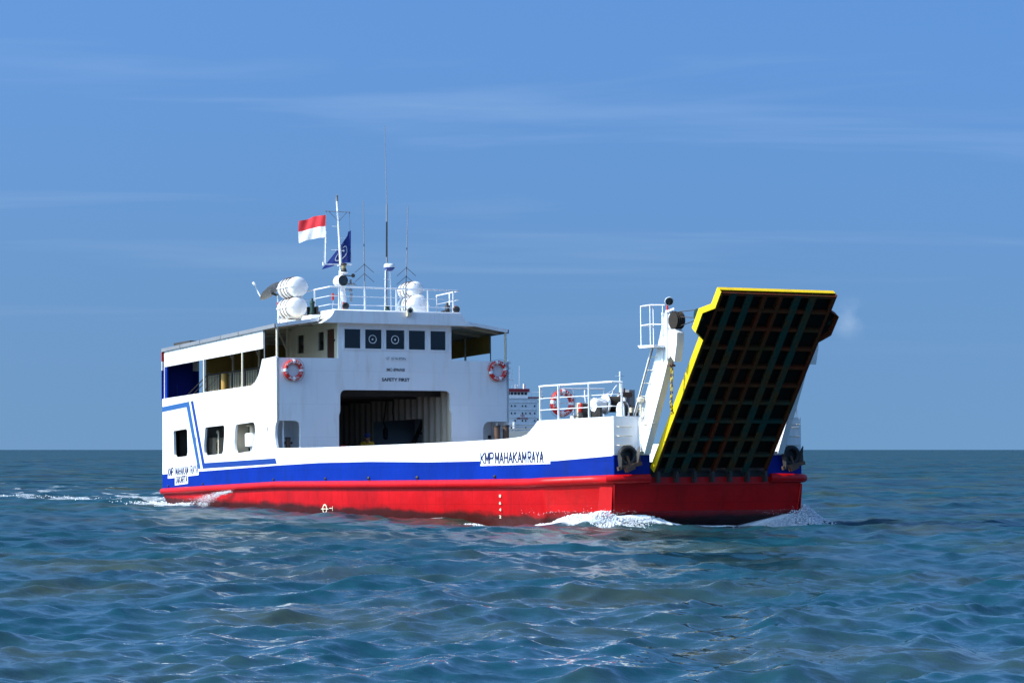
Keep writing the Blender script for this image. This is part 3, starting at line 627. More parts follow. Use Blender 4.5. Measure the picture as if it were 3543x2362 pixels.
# yellow edge all round, as deep as the girders
edge = outl
for i in range(len(edge) - 1):
    a, b = edge[i], edge[i + 1]
    m0 = MB(); d = Vector((b[0] - a[0], b[1] - a[1])).normalized(); nn = Vector((-d.y, d.x)) * .012
    q = [(a[0] + nn.x, a[1] + nn.y), (b[0] + nn.x, b[1] + nn.y), (b[0] - nn.x, b[1] - nn.y), (a[0] - nn.x, a[1] - nn.y)]
    m0.prism(q, lambda x, y, t: RP(x, y, t), -.225, -.10 if i == 5 else .0); m0.build('ramp_edge_plate', 'yellow' if i < 6 else 'ramp_rust', rm)
for k, y in enumerate((-1.46, -.94, -.44, .06, .58, 1.08)):
    wide = k in (0, 1, 4, 5)
    m0 = MB(); w = .10 if wide else .05
    m0.prism([(.02, y - w), (5.84, y - w), (5.84, y + w), (.02, y + w)], lambda x, b, t: RP(x, b, t), -.02, .0)
    m0.prism([(.02, y - .012), (5.84, y - .012), (5.84, y + .012), (.02, y + .012)], lambda x, b, t: RP(x, b, t), -.19, -.02)
    m0.build('ramp_girder', 'ramp_green' if wide else 'ramp_rust', rm)
for k, sv in enumerate((.59, 1.13, 1.73, 2.35, 2.92, 3.52, 4.12, 4.73, 5.31)):
    m0 = MB()
    m0.prism([(sv - .045, -W2 + .02), (sv + .045, -W2 + .02), (sv + .045, W3 - .02), (sv - .045, W3 - .02)], lambda x, b, t: RP(x, b, t), -.03, -.012)
    m0.prism([(sv - .01, -W2 + .02), (sv + .01, -W2 + .02), (sv + .01, W3 - .02), (sv - .01, W3 - .02)], lambda x, b, t: RP(x, b, t), -.19, -.03)
    m0.build('ramp_cross_beam', 'ramp_rust' if k > 3 else 'ramp_green', rm)
m0 = MB()
for sgn in (-1, 1):
    Wk = W2 if sgn < 0 else W3
    m0.prism([(.05, sgn * (Wk - .02)), (5.82, sgn * (Wk - .02)), (5.82, sgn * (Wk - .09)), (.05, sgn * (Wk - .09))], lambda x, b, t: RP(x, b, t), -.03, -.004)
m0.build('ramp_side_flange', 'ramp_rust', rm)
m0 = MB(); m0.prism([(5.77, -W2 + .03), (5.85, -W2 + .03), (5.85, W3 - .03), (5.77, W3 - .03)], lambda x, b, t: RP(x, b, t), -.05, -.006); m0.build('ramp_toe_flange', 'ramp_rust', rm)
for sgn in (-1, 1):           # lifting sheaves in the ears
    m0 = MB(); p = RP(4.92, sgn * 2.05, -.36); m0.lathe([(.1, 0), (.17, 0), (.13, .05), (.17, .1), (.1, .1)], (p[0], p[1] - .05, p[2]), (0, 1, 0), 18); m0.bar(RP(4.92, sgn * 2.05, -.36), RP(4.92, sgn * 2.05, -.15), .08, .12); m0.build('ramp_sheave', 'green', rm)
    for (x, z), dzz in (((34.75, 5.08), .14), ((34.80, 4.70), -.12), ((34.70, 4.95), -.08)):
        p2 = RP(4.92, sgn * 2.06, -.36); m0 = MB(); m0.rod((x, sgn * 2.2, z), (p2[0], p2[1], p2[2] + dzz), .012, 6); m0.build('ramp_wire', 'dark_steel', rm)
for k in range(7):
    y = -1.75 + k * 3.5 / 6
    m0 = MB(); m0.box(32.70, 32.90, y - .035, y + .035, .56, .86); m0.build('hinge_lug', 'dark_steel', rm)
# bow sill and dark recess below the ramp
mb = MB(); mb.box(32.60, 32.71, -1.98, 1.98, .50, .70); F(mb, 'bow_sill', 'red')
mb = MB(); mb.box(32.50, 32.62, -1.93, 1.93, .70, 1.12); F(mb, 'ramp_hinge_beam', 'dark_steel')

# ---- paint: stripes, name patches, lettering, marks
sy = -4.506
def spoly(pts, name, mat, y=sy):
    m0 = MB(); m0.prism(pts, lambda a, b, t: (a, y + t, b), -.003, .003); return F(m0, name, mat)
spoly([(.955, 3.75), (3.86, 3.85), (3.60, 3.655), (.955, 3.56)], 'side_stripe', 'stripe_light')
spoly([(3.86, 3.85), (5.06, 1.33), (4.80, 1.33), (3.60, 3.655)], 'side_stripe', 'stripe_light')
spoly([(4.05, 3.85), (4.30, 3.86), (5.47, 1.53), (5.30, 1.33)], 'side_stripe', 'stripe_dark')
spoly([(5.47, 1.53), (12.25, 1.585), (12.37, 1.40), (5.30, 1.33)], 'side_stripe', 'stripe_dark')
spoly([(1.56, 1.0), (4.87, 1.10), (4.87, 1.50), (1.56, 1.41)], 'name_patch', 'white', -4.5045)
spoly([(2.34, .74), (3.74, .79), (3.74, 1.10), (2.34, 1.06)], 'name_patch', 'white', -4.5045)
STROKES = {'K': [((0, 0), (0, 1)), ((0, .42), (1, 1)), ((.25, .55), (1, 0))], 'M': [((0, 0), (0, 1)), ((0, 1), (.5, .25)), ((.5, .25), (1, 1)), ((1, 1), (1, 0))],
 'P': [((0, 0), (0, 1)), ((0, 1), (.8, 1)), ((.8, 1), (1, .85)), ((1, .85), (1, .62)), ((1, .62), (.8, .48)), ((.8, .48), (0, .48))], 'A': [((0, 0), (.5, 1)), ((.5, 1), (1, 0)), ((.2, .35), (.8, .35))],
 'H': [((0, 0), (0, 1)), ((1, 0), (1, 1)), ((0, .5), (1, .5))], 'R': [((0, 0), (0, 1)), ((0, 1), (.8, 1)), ((.8, 1), (1, .85)), ((1, .85), (1, .62)), ((1, .62), (.8, .48)), ((.8, .48), (0, .48)), ((.4, .48), (1, 0))],
 'Y': [((0, 1), (.5, .5)), ((1, 1), (.5, .5)), ((.5, .5), (.5, 0))], 'J': [((.8, 1), (.8, .15)), ((.8, .15), (.5, 0)), ((.5, 0), (.1, .12))], 'T': [((0, 1), (1, 1)), ((.5, 1), (.5, 0))]}
def painted(s_, X0, X1, zl0, zl1, zr0, zr1, thick=.036, gap=.34, y=None):
    n_ = len(s_); w = 1.0 / (n_ - (n_ - 1) * 0 + (n_ - 1) * gap); q_ = 0
    m0 = MB()
    for i_, ch in enumerate(s_):
        u0 = i_ * w * (1 + gap)
        if ch == ' ': continue
        for (ax, az), (bx_, bz) in STROKES[ch]:
            def at_(a, b):
                u = u0 + a * w; X = X0 + (X1 - X0) * u; z0 = zl0 + (zr0 - zl0) * u; z1 = zl1 + (zr1 - zl1) * u
                return Vector((X, 0, z0 + (z1 - z0) * b))
            p, q = at_(ax, az), at_(bx_, bz); d_ = (q - p).normalized(); nn = Vector((-d_.z, 0, d_.x)) * thick / 2; p -= d_ * thick * .3; q += d_ * thick * .3
            f_ = lambda v: (v.x, (y if y is not None else -(HB(v.x) + .010)) - .0005 * (q_ % 7), v.z)
            m0.add([f_(p + nn), f_(q + nn), f_(q - nn), f_(p - nn)], [(0, 1, 2, 3)]); q_ += 1
    return F(m0, 'name_lettering', 'navy', smooth=False)
painted('KMP MAHAKAM RAYA', 1.63, 4.78, 1.11, 1.38, 1.18, 1.46, .05, .42, -4.511)
painted('JAKARTA', 2.42, 3.66, .82, 1.05, .85, 1.08, .05, .42, -4.511)
m0 = MB(); rows = [[(X, -(HB(X) + .004), a) for X in (27.13, 28, 29, 30, 30.7, 30.9)] for a in (1.10, 1.26)]; m0.grid(rows); F(m0, 'name_patch', 'white')
painted('KMP', 27.17, 27.90, 1.165, 1.465, 1.17, 1.465, .048)
painted('MAHAKAM', 28.02, 29.76, 1.17, 1.465, 1.165, 1.45, .048)
painted('RAYA', 29.87, 30.69, 1.165, 1.45, 1.15, 1.44, .048)
def front_text(s, y0, y1, z0, z1, bold, name='wall_lettering'):
    m0 = MB(); text(m0, s, lambda u, v, t: (12.409, y0 + (y1 - y0) * u, z0 + (z1 - z0) * v), bold); return F(m0, name, 'black_text', smooth=False)
front_text('IMO 8996968', -.35, .35, 4.62, 4.735, .012); front_text('SAFETY FIRST', -.54, .54, 4.27, 4.39, .03)
m0 = MB(); m0.box(12.402, 12.418, -.42, .43, 5.0, 5.15); pl_ = F(m0, 'registration_plate', 'white_clean')
m0 = MB(); text(m0, 'GT. 123 No 872/Ka', lambda u, v, t: (12.421, -.36 + .75 * u, 5.03 + .085 * v), .01); m0.build('plate_lettering', 'black_text', pl_, smooth=False)
for s, z in (('8', .19), ('6', -.01), ('4', -.20), ('2', -.40)):
    m0 = MB(); text(m0, s, lambda u, v, t: (28.18 + .13 * u, -(HB(28.2) - .005 + .0), z + .085 * v), .03); F(m0, 'draught_mark', 'cream', smooth=False)
m0 = MB(); text(m0, 'II', lambda u, v, t: (5.8 + .17 * u, -4.494, .21 + .15 * v), .02); m0.box(5.78, 5.99, -4.496, -4.493, .355, .37); m0.box(5.78, 5.99, -4.496, -4.493, .2, .215); F(m0, 'draught_mark', 'cream', smooth=False)
m0 = MB(); plate(m0, circle(16.35, -.14, .19, 20, .16), [circle(16.35, -.14, .13, 20, .11)], .004, lambda a, b, c: (a, -4.462 + c, b)); m0.box(16.05, 16.65, -4.466, -4.462, -.155, -.125); m0.box(16.72, 17.0, -4.464, -4.462, -.13, -.105); m0.box(16.97, 17.0, -4.464, -4.462, -.2, -.05); F(m0, 'load_line_mark', 'cream', smooth=False)
for X, r in ((1.65, .05), (5.33, .045), (12.13, .045), (16.57, .06), (19.95, .07), (23.24, .07), (28.01, .06)):
    m0 = MB(); z = ZFT(X) + .055; m0.tube([(X - .02, -(HB(X) - .05), z), (X - .02, -(HB(X) + .02), z), (X - .02, -(HB(X) + .035), z - .02)], [r * .9, r, r * .8], 10); F(m0, 'scupper', 'black')

# ---- wheelhouse top: railing
fr = [(9.27, -2.28, 7.57), (11.88, -2.28, 7.58), (11.9, -2.2, 7.58), (11.9, 2.72, 7.585), (11.85, 2.80, 7.585), (10.0, 2.80, 7.55)]
mb = MB(); mb.tube(fr, .026, 8); ra = F(mb, 'roof_railing', 'white_clean')
for d in (-.32, -.62):
    m0 = MB(); m0.tube([(x, y, z + d) for x, y, z in fr], .013, 6); m0.build('rail', 'white_clean', ra)
for x, y in ((9.28, -2.28), (9.42, -2.28), (10.55, -2.28), (11.9, -1.93), (11.9, -.94), (11.9, .29), (11.9, 1.53), (11.9, 2.55), (11.1, 2.80), (10.05, 2.80)):
    m0 = MB(); m0.bar((x, y, 6.745 if abs(y) < 2.5 else 6.5), (x, y, 7.58), .045, .06); m0.build('stanchion', 'white_clean', ra)
m0 = MB(); m0.box(9.2, 11.7, -2.5, -2.2, 6.46, 6.56); m0.box(9.9, 11.7, 2.45, 2.86, 6.46, 6.56); m0.build('railing_foot', 'white_clean', ra)

# mast
MX, MY = 10.1, -1.0
mb = MB(); mb.tube([(MX, MY, 6.74), (MX - .02, MY, 7.6), (MX - .08, MY, 8.35)], [.17, .13, .10], 14); ma = F(mb, 'mast', 'white_clean')
sub = lambda m0, n, mat, p=None: m0.build(n, mat, p or ma)
m0 = MB(); m0.tube([(MX - .1, MY, 8.3), (MX - .26, MY, 9.6), (MX - .44, MY, 10.92)], [.06, .045, .038], 10); sub(m0, 'mast_pole', 'white_clean')
m0 = MB(); m0.lathe([(.05, 0), (.06, .03), (.04, .05), (.04, .18), (.055, .2), (.02, .22)], (MX - .445, MY, 10.90), n=12); sub(m0, 'masthead_light', 'grey')
YX = MX - .36
m0 = MB(); m0.rod((YX, MY - .50, 10.50), (YX, MY + .50, 10.50), .014, 6); m0.rod((YX, MY - .36, 10.50), (YX + .05, MY, 10.14), .010, 6); m0.rod((YX, MY + .36, 10.50), (YX + .05, MY, 10.14), .010, 6)
for y in (-.47, .45): m0.rod((YX, MY + y, 10.5), (YX, MY + y, 10.42), .014, 6)
sub(m0, 'yardarm', 'grey')
m0 = MB(); m0.rod((MX - .1, MY - .72, 8.56), (MX - .1, MY + .42, 8.58), .022, 8); m0.box(MX - .2, MX + .05, MY - .1, MY + .16, 8.52, 8.57); m0.rod((MX - .1, MY - .70, 8.50), (MX - .1, MY - .70, 8.63), .03, 8); sub(m0, 'mast_crosstree', 'white_clean')
m0 = MB(); m0.rod((MX - .1, MY - .62, 8.57), (MX - .1, MY - .60, 9.40), .026, 8); m0.rod((MX - .1, MY - .6, 9.36), (MX - .1, MY - .58, 9.75), .014, 6); m0.rod((MX - .1, MY - .60, 9.3), (MX - .1, MY - .59, 9.5), .032, 8); sub(m0, 'flag_staff', 'white_clean')
m0 = MB(); m0.rod((YX, MY - .46, 10.42), (MX - .1, MY - .70, 8.6), .006, 5); m0.rod((YX, MY + .45, 10.42), (MX - .1, MY + .40, 8.58), .006, 5); sub(m0, 'halyard', 'grey')
m0 = MB()
for z, a, b in ((9.95, -.28, 0), (9.55, 0, .25), (9.1, -.3, 0)): m0.rod((MX - .25, MY + a, z), (MX - .25, MY + b, z), .010, 5)
sub(m0, 'mast_step', 'white_clean')
m0 = MB(); m0.lathe([(.11, 0), (.115, .03), (.10, .05), (.095, .10)], (MX + .06, MY + .03, 8.30), n=16); sub(m0, 'steaming_light', 'dark_steel'); m0 = MB(); m0.lathe([(.095, .22), (.115, .24), (.11, .29), (.03, .31)], (MX + .06, MY + .03, 8.30), n=16); sub(m0, 'steaming_light_cap', 'dark_steel')
m0 = MB(); m0.lathe([(.085, .10), (.085, .22)], (MX + .06, MY + .03, 8.30), n=16); sub(m0, 'light_lens', 'amber')
m0 = MB(); m0.lathe([(.11, 0), (.16, .02), (.16, .05), (.1, .06)], (MX + .06, MY + .03, 8.22), n=16); sub(m0, 'light_bracket', 'white_clean')
dsl = Vector((.93, .1, .02))
m0 = MB(); m0.lathe([(.05, -.30), (.17, -.28), (.215, -.18), (.225, 0), (.215, .12), (.20, .16)], (MX + .10, MY - .10, 7.95), dsl, 22); m0.bar((MX + .05, MY - .1, 7.62), (MX + .1, MY - .1, 7.85), .06, .10); sub(m0, 'searchlight', 'white_clean')
m0 = MB(); m0.lathe([(.0, .0), (.19, 0), (.2, .015), (.17, .03), (.16, .012), (0, .012)], Vector((MX + .10, MY - .10, 7.95)) + dsl.normalized() * .155, dsl, 22); sub(m0, 'searchlight_lens', 'lens')
m0 = MB(); m0.rod((MX, MY, 8.17), (MX + .1, MY + .35, 8.15), .02, 6); m0.lathe([(.03, -.08), (.05, 0), (.075, .07), (.07, .09)], (MX + .15, MY + .34, 8.15), (.9, -.2, 0), 14); sub(m0, 'deck_lamp', 'dark_steel')
m0 = MB(); m0.rod((MX, MY, 7.88), (MX + .1, MY + .42, 7.86), .018, 6); m0.box(MX + .02, MX + .2, MY + .2, MY + .40, 7.82, 7.87); m0.rod((MX + .1, MY + .28, 7.87), (MX + .1, MY + .28, 8.02), .045, 8); m0.rod((MX + .1, MY + .38, 7.9), (MX + .12, MY + .52, 7.8), .014, 6); sub(m0, 'horn_bracket', 'grey')
m0 = MB(); m0.rod((MX + .05, MY, 7.66), (MX + .1, MY + .30, 7.66), .018, 6); m0.lathe([(.03, 0), (.07, .05), (.065, .10), (.02, .13)], (MX + .1, MY + .28, 7.56), n=12); m0.lathe([(.05, -.05), (.05, .0), (.04, .02)], (MX + .1, MY + .30, 7.5), n=10); m0.rod((MX + .1, MY + .30, 7.22), (MX + .1, MY + .30, 7.5), .045, 10); sub(m0, 'signal_lamp', 'grey')
m0 = MB(); m0.rod((MX + .1, MY - .42, 7.26), (MX + .1, MY - .42, 7.50), .045, 10); m0.rod((MX + .1, MY - .42, 7.42), (MX, MY, 7.45), .018, 6); sub(m0, 'red_signal_lamp', 'red_small')
m0 = MB(); m0.tube([(MX + .1, MY - .4, 7.25), (MX + .05, MY - .42, 7.0), (MX, MY - .35, 6.78)], .008, 5); sub(m0, 'mast_cable', 'white_clean')
# whip antennas with ground-plane spokes
def whip(x, y, z0, z1, stars, lean, name='whip_antenna'):
    P0 = Vector((x, y, z0)); P1 = Vector((x + lean[0], y + lean[1], z1)); at = lambda z: P0.lerp(P1, (z - z0) / (z1 - z0))
    m0 = MB(); zs = [z0, z0 + .9, z0 + 1.0, z0 + (z1 - z0) * .55, z0 + (z1 - z0) * .58, z1]
    m0.tube([at(z) for z in zs], [.030, .030, .020, .019, .016, .012], 7); an = F(m0, name, 'grey')
    m0 = MB(); a = z0 + (z1 - z0) * .60; m0.tube([at(a - .1), at(a), at(a + .12)], [.01, .02, .01], 7); m0.build('loading_coil', 'black', an)
    for z in stars:
        m0 = MB(); p = at(z)
        for k in range(4):
            t = R(45 + 90 * k + 20); m0.rod(p, p + Vector((math.cos(t) * .34, math.sin(t) * .34, -.30)), .009, 5)
        m0.rod(p - Vector((0, 0, .03)), p + Vector((0, 0, .03)), .02, 8); m0.build('ground_plane', 'dark_steel', an)
    return an
whip(11.5, -.76, 6.75, 10.71, (8.45, 8.12), (.0, -.03)); whip(11.5, .82, 6.75, 10.61, (8.39, 8.08), (0, .14))
mb = MB(); mb.tube([(11.5, .09, 6.75), (11.5, .10, 8.3), (11.5, .11, 8.6), (11.5, .12, 10.6), (11.5, .12, 10.65), (11.5, .06, 13.45)], [.028, .028, .032, .028, .014, .008], 8); wa = F(mb, 'tall_whip_antenna', 'grey')
m0 = MB(); m0.tube([(11.5, .102, 8.75), (11.5, .115, 10.0)], [.034, .031], 8); m0.build('antenna_sleeve', 'black', wa)
mb = MB()
for x, y in ((11.5, .02), (11.5, .27), (11.35, .15)): mb.rod((x, y, 6.75), (x - .0, y + (.15 - y) * .3, 8.27), .026, 8)
mb.bar((11.5, 0, 7.95), (11.5, .2, 7.95), .03, .03); rd = F(mb, 'radar_stand', 'white_clean')
m0 = MB(); m0.lathe([(.04, -.12), (.1, -.12), (.19, -.02), (.195, 0)], (11.45, .23, 8.37), n=24); m0.build('radar_base', 'stripe_dark', rd)
m0 = MB(); m0.lathe([(.195, 0), (.20, .05), (.19, .10), (.15, .14), (.0, .155)], (11.45, .23, 8.37), n=24); m0.build('radome', 'white_clean', rd)
# lamps and boxes on the roof
def flood(x, y, z, d, name='flood_light', red=True):
    m0 = MB(); m0.bar((x - .1, y, z - .2), (x - .06, y, z + .12), .05, .06); o = F(m0, name, 'red_small' if red else 'white_clean')
    m1 = MB(); m1.lathe([(.04, -.06), (.06, .04), (.12, .12), (.13, .15), (.12, .16)], (x, y, z), d, 16); m1.build('lamp_bowl', 'dark_steel' if not red else 'rust', o)
    m1 = MB(); m1.lathe([(0, 0), (.11, 0), (.1, .01), (0, .02)], Vector((x, y, z)) + Vector(d).normalized() * .155, d, 16); m1.build('lamp_glass', 'lens', o)
flood(12.35, -1.93, 6.90, (.8, -.1, -.2)); flood(12.35, 2.42, 6.88, (.75, -.3, -.1))
m0 = MB(); m0.lathe([(.05, -.1), (.07, 0), (.12, .08), (.125, .10)], (12.78, .36, 6.74), (1, 0, -.05), 16); m0.box(12.725, 12.82, .28, .44, 6.54, 6.70); ho = F(m0, 'loudhailer', 'cream'); m0 = MB(); m0.lathe([(0, 0), (.11, 0), (0, .015)], (12.875, .36, 6.735), (1, 0, -.05), 16); m0.build('horn_mouth', 'lens', ho)
m0 = MB(); m0.lathe([(.09, 0), (.09, .12), (.05, .16), (.11, .2), (.06, .24)], (11.75, .0, 6.75), n=12); F(m0, 'deck_bell', 'green')
m0 = MB(); m0.bar((11.8, -1.3, 6.79), (11.8, -.7, 6.79), .05, .05); F(m0, 'fire_hose_nozzle', 'dark_steel')
for sgn, mt in ((-1, 'green'), (1, 'red_small')):
    m0 = MB(); m0.add([(10.7, sgn * 2.42, 6.42), (11.7, sgn * 2.42, 6.42), (11.7, sgn * 2.95, 6.25), (10.7, sgn * 2.95, 6.25), (10.8, sgn * 2.42, 6.62), (11.6, sgn * 2.42, 6.62), (11.6, sgn * 2.85, 6.60), (10.8, sgn * 2.85, 6.60)], [(0, 1, 2, 3), (4, 5, 6, 7), (0, 1, 5, 4), (1, 2, 6, 5), (2, 3, 7, 6), (3, 0, 4, 7)]); so = F(m0, 'sidelight_base', 'white_clean')
    m1 = MB(); m1.box(11.0, 11.4, sgn * 2.50, sgn * 2.78, 6.60, 6.65); m1.box(11.0, 11.03, sgn * 2.5, sgn * 2.78, 6.65, 6.92); m1.box(11.0, 11.4, sgn * 2.5, sgn * 2.53, 6.65, 6.92); m1.build('sidelight_screen', 'black', so)
    m1 = MB(); m1.lathe([(.10, 0), (.10, .08), (.08, .1), (.08, .36), (.10, .38), (.09, .45), (.04, .48), (.04, .56)], (11.2, sgn * 2.65, 6.65), n=14); m1.build('sidelight_lantern', mt if sgn < 0 else 'dark_steel', so)
exec_later = None

# ================================================================== things carried on board
def finish(o):      # parts were given in ship coordinates: shift to the thing's base
    b = Vector(o['_b'])
    for c in [x for x in col.objects if x.parent == o]:
        me = c.data
        for v in me.vertices: v.co -= b
        for g in [x for x in col.objects if x.parent == c]:
            for v in g.data.vertices: v.co -= b
    del o['_b']
del ferry['_b']
# life rings with lettering and grab line
def life_ring(c, label, normal=(1, 0, 0), words=(('KMP', 205, 165), ('MAHAKAM', 150, 45), ('RAYA', 30, -30), ('JAKARTA', 230, 310)), tilt=0, r=.078, RR=.295):
    t = thing('life_ring', c, label, 'life ring', 'life rings of the ferry')
    n = Vector(normal).normalized(); hor = Vector((0, 0, 1)).cross(n).normalized(); ver = Vector((0, 0, 1)); C = Vector(c)
    pt = lambda a, rr, d: C + hor * math.cos(a) * rr + ver * math.sin(a) * rr + n * d
    m0 = MB(); m0.tube([pt(a, RR, 0) for a in np.linspace(0, 2 * math.pi, 40, endpoint=False)], r, 12, closed=True); m0.build('ring_body', 'orange', t)
    for k in range(4):
        a0 = R(90 * k + tilt)
        m0 = MB(); m0.tube([pt(a0 + d, RR, 0) for d in (-.14, -.07, 0, .07, .14)], r + .006, 12); m0.build('white_band', 'white_clean', t)
    m0 = MB()
    for w, a, b in words:
        for i, ch in enumerate(w):
            ang = R(a + (b - a) * (i + .5) / len(w)); bottom = (b > a)
            rad = Vector((math.cos(ang), math.sin(ang))); tan = Vector((-math.sin(ang), math.cos(ang)))
            if bottom: ex, ey = tan, -rad
            else: ex, ey = -tan, rad
            cx, cy = rad * RR
            def mf(u, v, tt, ex=ex, ey=ey, cx=cx, cy=cy):
                x = cx + ex.x * (u - .5) * .062 + ey.x * (v - .5) * .085; y = cy + ex.y * (u - .5) * .062 + ey.y * (v - .5) * .085
                rr = math.hypot(x, y) - RR; d = math.sqrt(max(1e-4, r * r - rr * rr)) + .006
                p = C + hor * x + ver * y + n * d; return tuple(p)
            text(m0, ch, mf, .03)
    m0.build('ring_lettering', 'white_clean', t, smooth=False)
    m0 = MB(); pts = []
    for k in range(4):
        for d in np.linspace(0, 1, 9)[:-1]:
            a = R(90 * k + tilt + 90 * d); pts.append(pt(a, RR + r + .01 + .05 * math.sin(math.pi * d), .01))
    m0.tube(pts, .007, 5, closed=True); m0.build('grab_line', 'grey', t)
    finish(t); return t
life_ring((12.485, -3.92, 4.60), 'orange and white life ring on the front wall below the starboard awning post')
life_ring((12.485, 4.02, 4.70), 'orange and white life ring on the front wall below the port awning post', tilt=12)
life_ring((30.50, -3.42, 2.80), 'orange and white life ring hung on the foredeck railing beside the winch', tilt=-4, RR=.30, r=.082)
# inflatable life raft canisters, two cradles of two
def raft(c, label, L=1.36, r=.36, mark=True):
    t = thing('life_raft', c, label, 'life raft', 'life raft canisters on the roof'); C = Vector(c)
    prof = [(.02, -L / 2), (r * .62, -L / 2 + .015), (r * .88, -L / 2 + .06), (r * .97, -L / 2 + .12), (r, -L / 2 + .20), (r, L / 2 - .20), (r * .97, L / 2 - .12), (r * .88, L / 2 - .06), (r * .62, L / 2 - .015), (.02, L / 2)]
    m0 = MB(); m0.lathe(prof, C, (1, 0, 0), 24); m0.build('canister', 'white_clean', t, angle=60)
    m0 = MB(); ring_ = [(x, rr) for rr, x in prof]
    poly = [(x, rr + .03) for x, rr in ring_] + [(x, -(rr + .03)) for x, rr in reversed(ring_)]
    m0.prism(poly, lambda a, b, tt: (C.x + a, C.y + b, C.z + tt), -.02, .02); m0.build('seam_flange', 'white_clean', t)
    for dx in (-.24, .02, .26):
        m0 = MB(); m0.tube([(C.x + dx, C.y + (r + .012) * math.cos(a), C.z + (r + .012) * math.sin(a)) for a in np.linspace(0, 2 * math.pi, 28, endpoint=False)], .014, 5, closed=True); m0.build('lashing_band', 'rust', t)
    for dx in (-.36, .36):
        m0 = MB(); m0.tube([(C.x + dx, C.y + (r + .002) * math.cos(a), C.z + (r + .002) * math.sin(a)) for a in np.linspace(0, 2 * math.pi, 28, endpoint=False)], .012, 5, closed=True); m0.build('moulded_rib', 'grey', t)
    if mark:
        m0 = MB()
        for s in (-1, 1): m0.add([(C.x + L / 2 - .03, C.y - .02, C.z + .13), (C.x + L / 2 - .03, C.y - .02 + s * .09, C.z + .19), (C.x + L / 2 - .03, C.y - .02 + s * .05, C.z + .13)], [(0, 1, 2)])
        for v_ in range(len(m0.v)):
            x, y, z = m0.v[v_]; m0.v[v_] = (x + .015, y, z)
        m0.build('canister_mark', 'black_text', t)
    finish(t)
def cradle(x, y, z0, h):
    m0 = MB()
    for dx in (-.38, .38):
        m0.bar((x + dx, y - .34, z0), (x + dx, y - .34, z0 + .25), .05); m0.bar((x + dx, y + .34, z0), (x + dx, y + .34, z0 + .25), .05)
        m0.bar((x + dx, y - .4, z0 + .25), (x + dx, y + .4, z0 + .25), .06, .05)
    F(m0, 'raft_cradle', 'white_clean')
cradle(9.85, -2.85, 6.35, 0)
raft((9.85, -2.85, 6.96), 'white life raft canister, lower of the two beside the satellite dish'); raft((9.85, -2.83, 7.68), 'white life raft canister, upper of the two beside the satellite dish')
cradle(10.2, 1.75, 6.72, 0)
raft((10.2, 1.75, 7.12), 'white life raft canister, lower of the two beside the radar stand', 1.3, .40); raft((10.0, 1.75, 7.72), 'white life raft canister, upper of the two beside the radar stand', 1.2, .30)
# satellite dish
t = thing('satellite_dish', (9.2, -3.1, 6.2), 'grey satellite dish on a pole beside the raft canisters', 'satellite dish')
m0 = MB(); m0.tube([(9.2, -3.1, 6.2), (9.16, -3.1, 7.0), (9.1, -3.1, 7.46)], .028, 8); m0.build('dish_pole', 'white_clean', t)
m0 = MB(); m0.tube([(9.17, -3.1, 6.95), (9.15, -3.1, 7.2)], .031, 8); m0.build('pole_patch', 'red_small', t)
dn = Vector((-.50, -.44, .75)).normalized(); dc = Vector((8.86, -3.2, 7.56))
m0 = MB(); m0.lathe([(.02, 0), (.15, .012), (.30, .045), (.46, .11), (.47, .105), (.31, .03), (.15, -.005), (.02, -.02)], dc, dn, 28); m0.build('dish', 'dish_grey', t)
m0 = MB(); lnb = dc + dn * .62 + Vector((-.2, -.2, -.12)); m0.tube([dc + dn * .09 + Vector((-.3, -.2, -.3)), dc + dn * .35 + Vector((-.4, -.2, -.1)), lnb], .012, 6); m0.tube([dc + dn * .09 + Vector((-.3, -.2, -.3)), dc + dn * .28 + Vector((-.46, -.2, -.14)), lnb], .008, 6); m0.lathe([(.03, -.05), (.06, 0), (.06, .08), (.03, .1)], lnb, dn, 12); m0.build('feed_arm', 'white_clean', t)
m0 = MB(); m0.bar((9.1, -3.1, 7.46), dc - dn * .02, .10, .06); m0.tube([(9.1, -3.1, 7.5), (9.28, -3.15, 7.52), (9.34, -3.15, 7.4), (9.2, -3.12, 7.32)], .007, 5); m0.build('dish_mount', 'dark_steel', t)
finish(t)
# flags
def cloth(rows, th=.004):
    m0 = MB(); m0.grid(rows); return m0
hx, hy = YX, MY - .47
t = thing('flag', (hx, hy, 9.55), 'red over white flag flying from the yardarm halyard', 'flag')
d = Vector((-.80, -.60, 0)); nrm = Vector((.60, -.80, 0))
def fl(u, v):     # u 0..1 along fly, v 0..1 down
    droop = -.05 * u + .06 * math.sin(u * 5.0) * u; wav = .07 * math.sin(u * 7.5 + v * 1.6) * (.25 + u) + .03 * math.sin(u * 15 - v * 3)
    p = Vector((hx, hy - .03 * v, 10.36 - .80 * v)) + d * (1.06 * u + .03 * v * u) + nrm * wav + Vector((0, 0, droop - .05 * u)); return tuple(p)
for nm, a, b, mt in (('red_half', 0, .5, 'flag_red'), ('white_half', .5, 1.0, 'flag_white')):
    m0 = MB(); m0.grid([[fl(u, v) for u in np.linspace(0, 1, 26)] for v in np.linspace(a, b, 8)]); m0.build(nm, mt, t, angle=80)
finish(t)
bx, by = MX - .12, MY + .43
t = thing('flag', (bx, by, 8.6), 'dark blue flag with a pale round emblem drooping across the mast', 'flag')
m0 = MB()
def bf(u, v):     # u along fly (aft-starboard), v from top to bottom of hoist
    L = .10 + .95 * v ** 1.1; z = 9.80 - 1.14 * v - (.10 + .14 * u * v) * u * (1 if v > .05 else 0)
    w = .06 * math.sin(u * 9 + v * 2) * (.2 + u) + .02 * math.sin(u * 20)
    return (bx - .42 * L * u + .2 * w - .06, by - .90 * L * u * 1.0 - .02 * v, z + .02 * math.sin(u * 6))
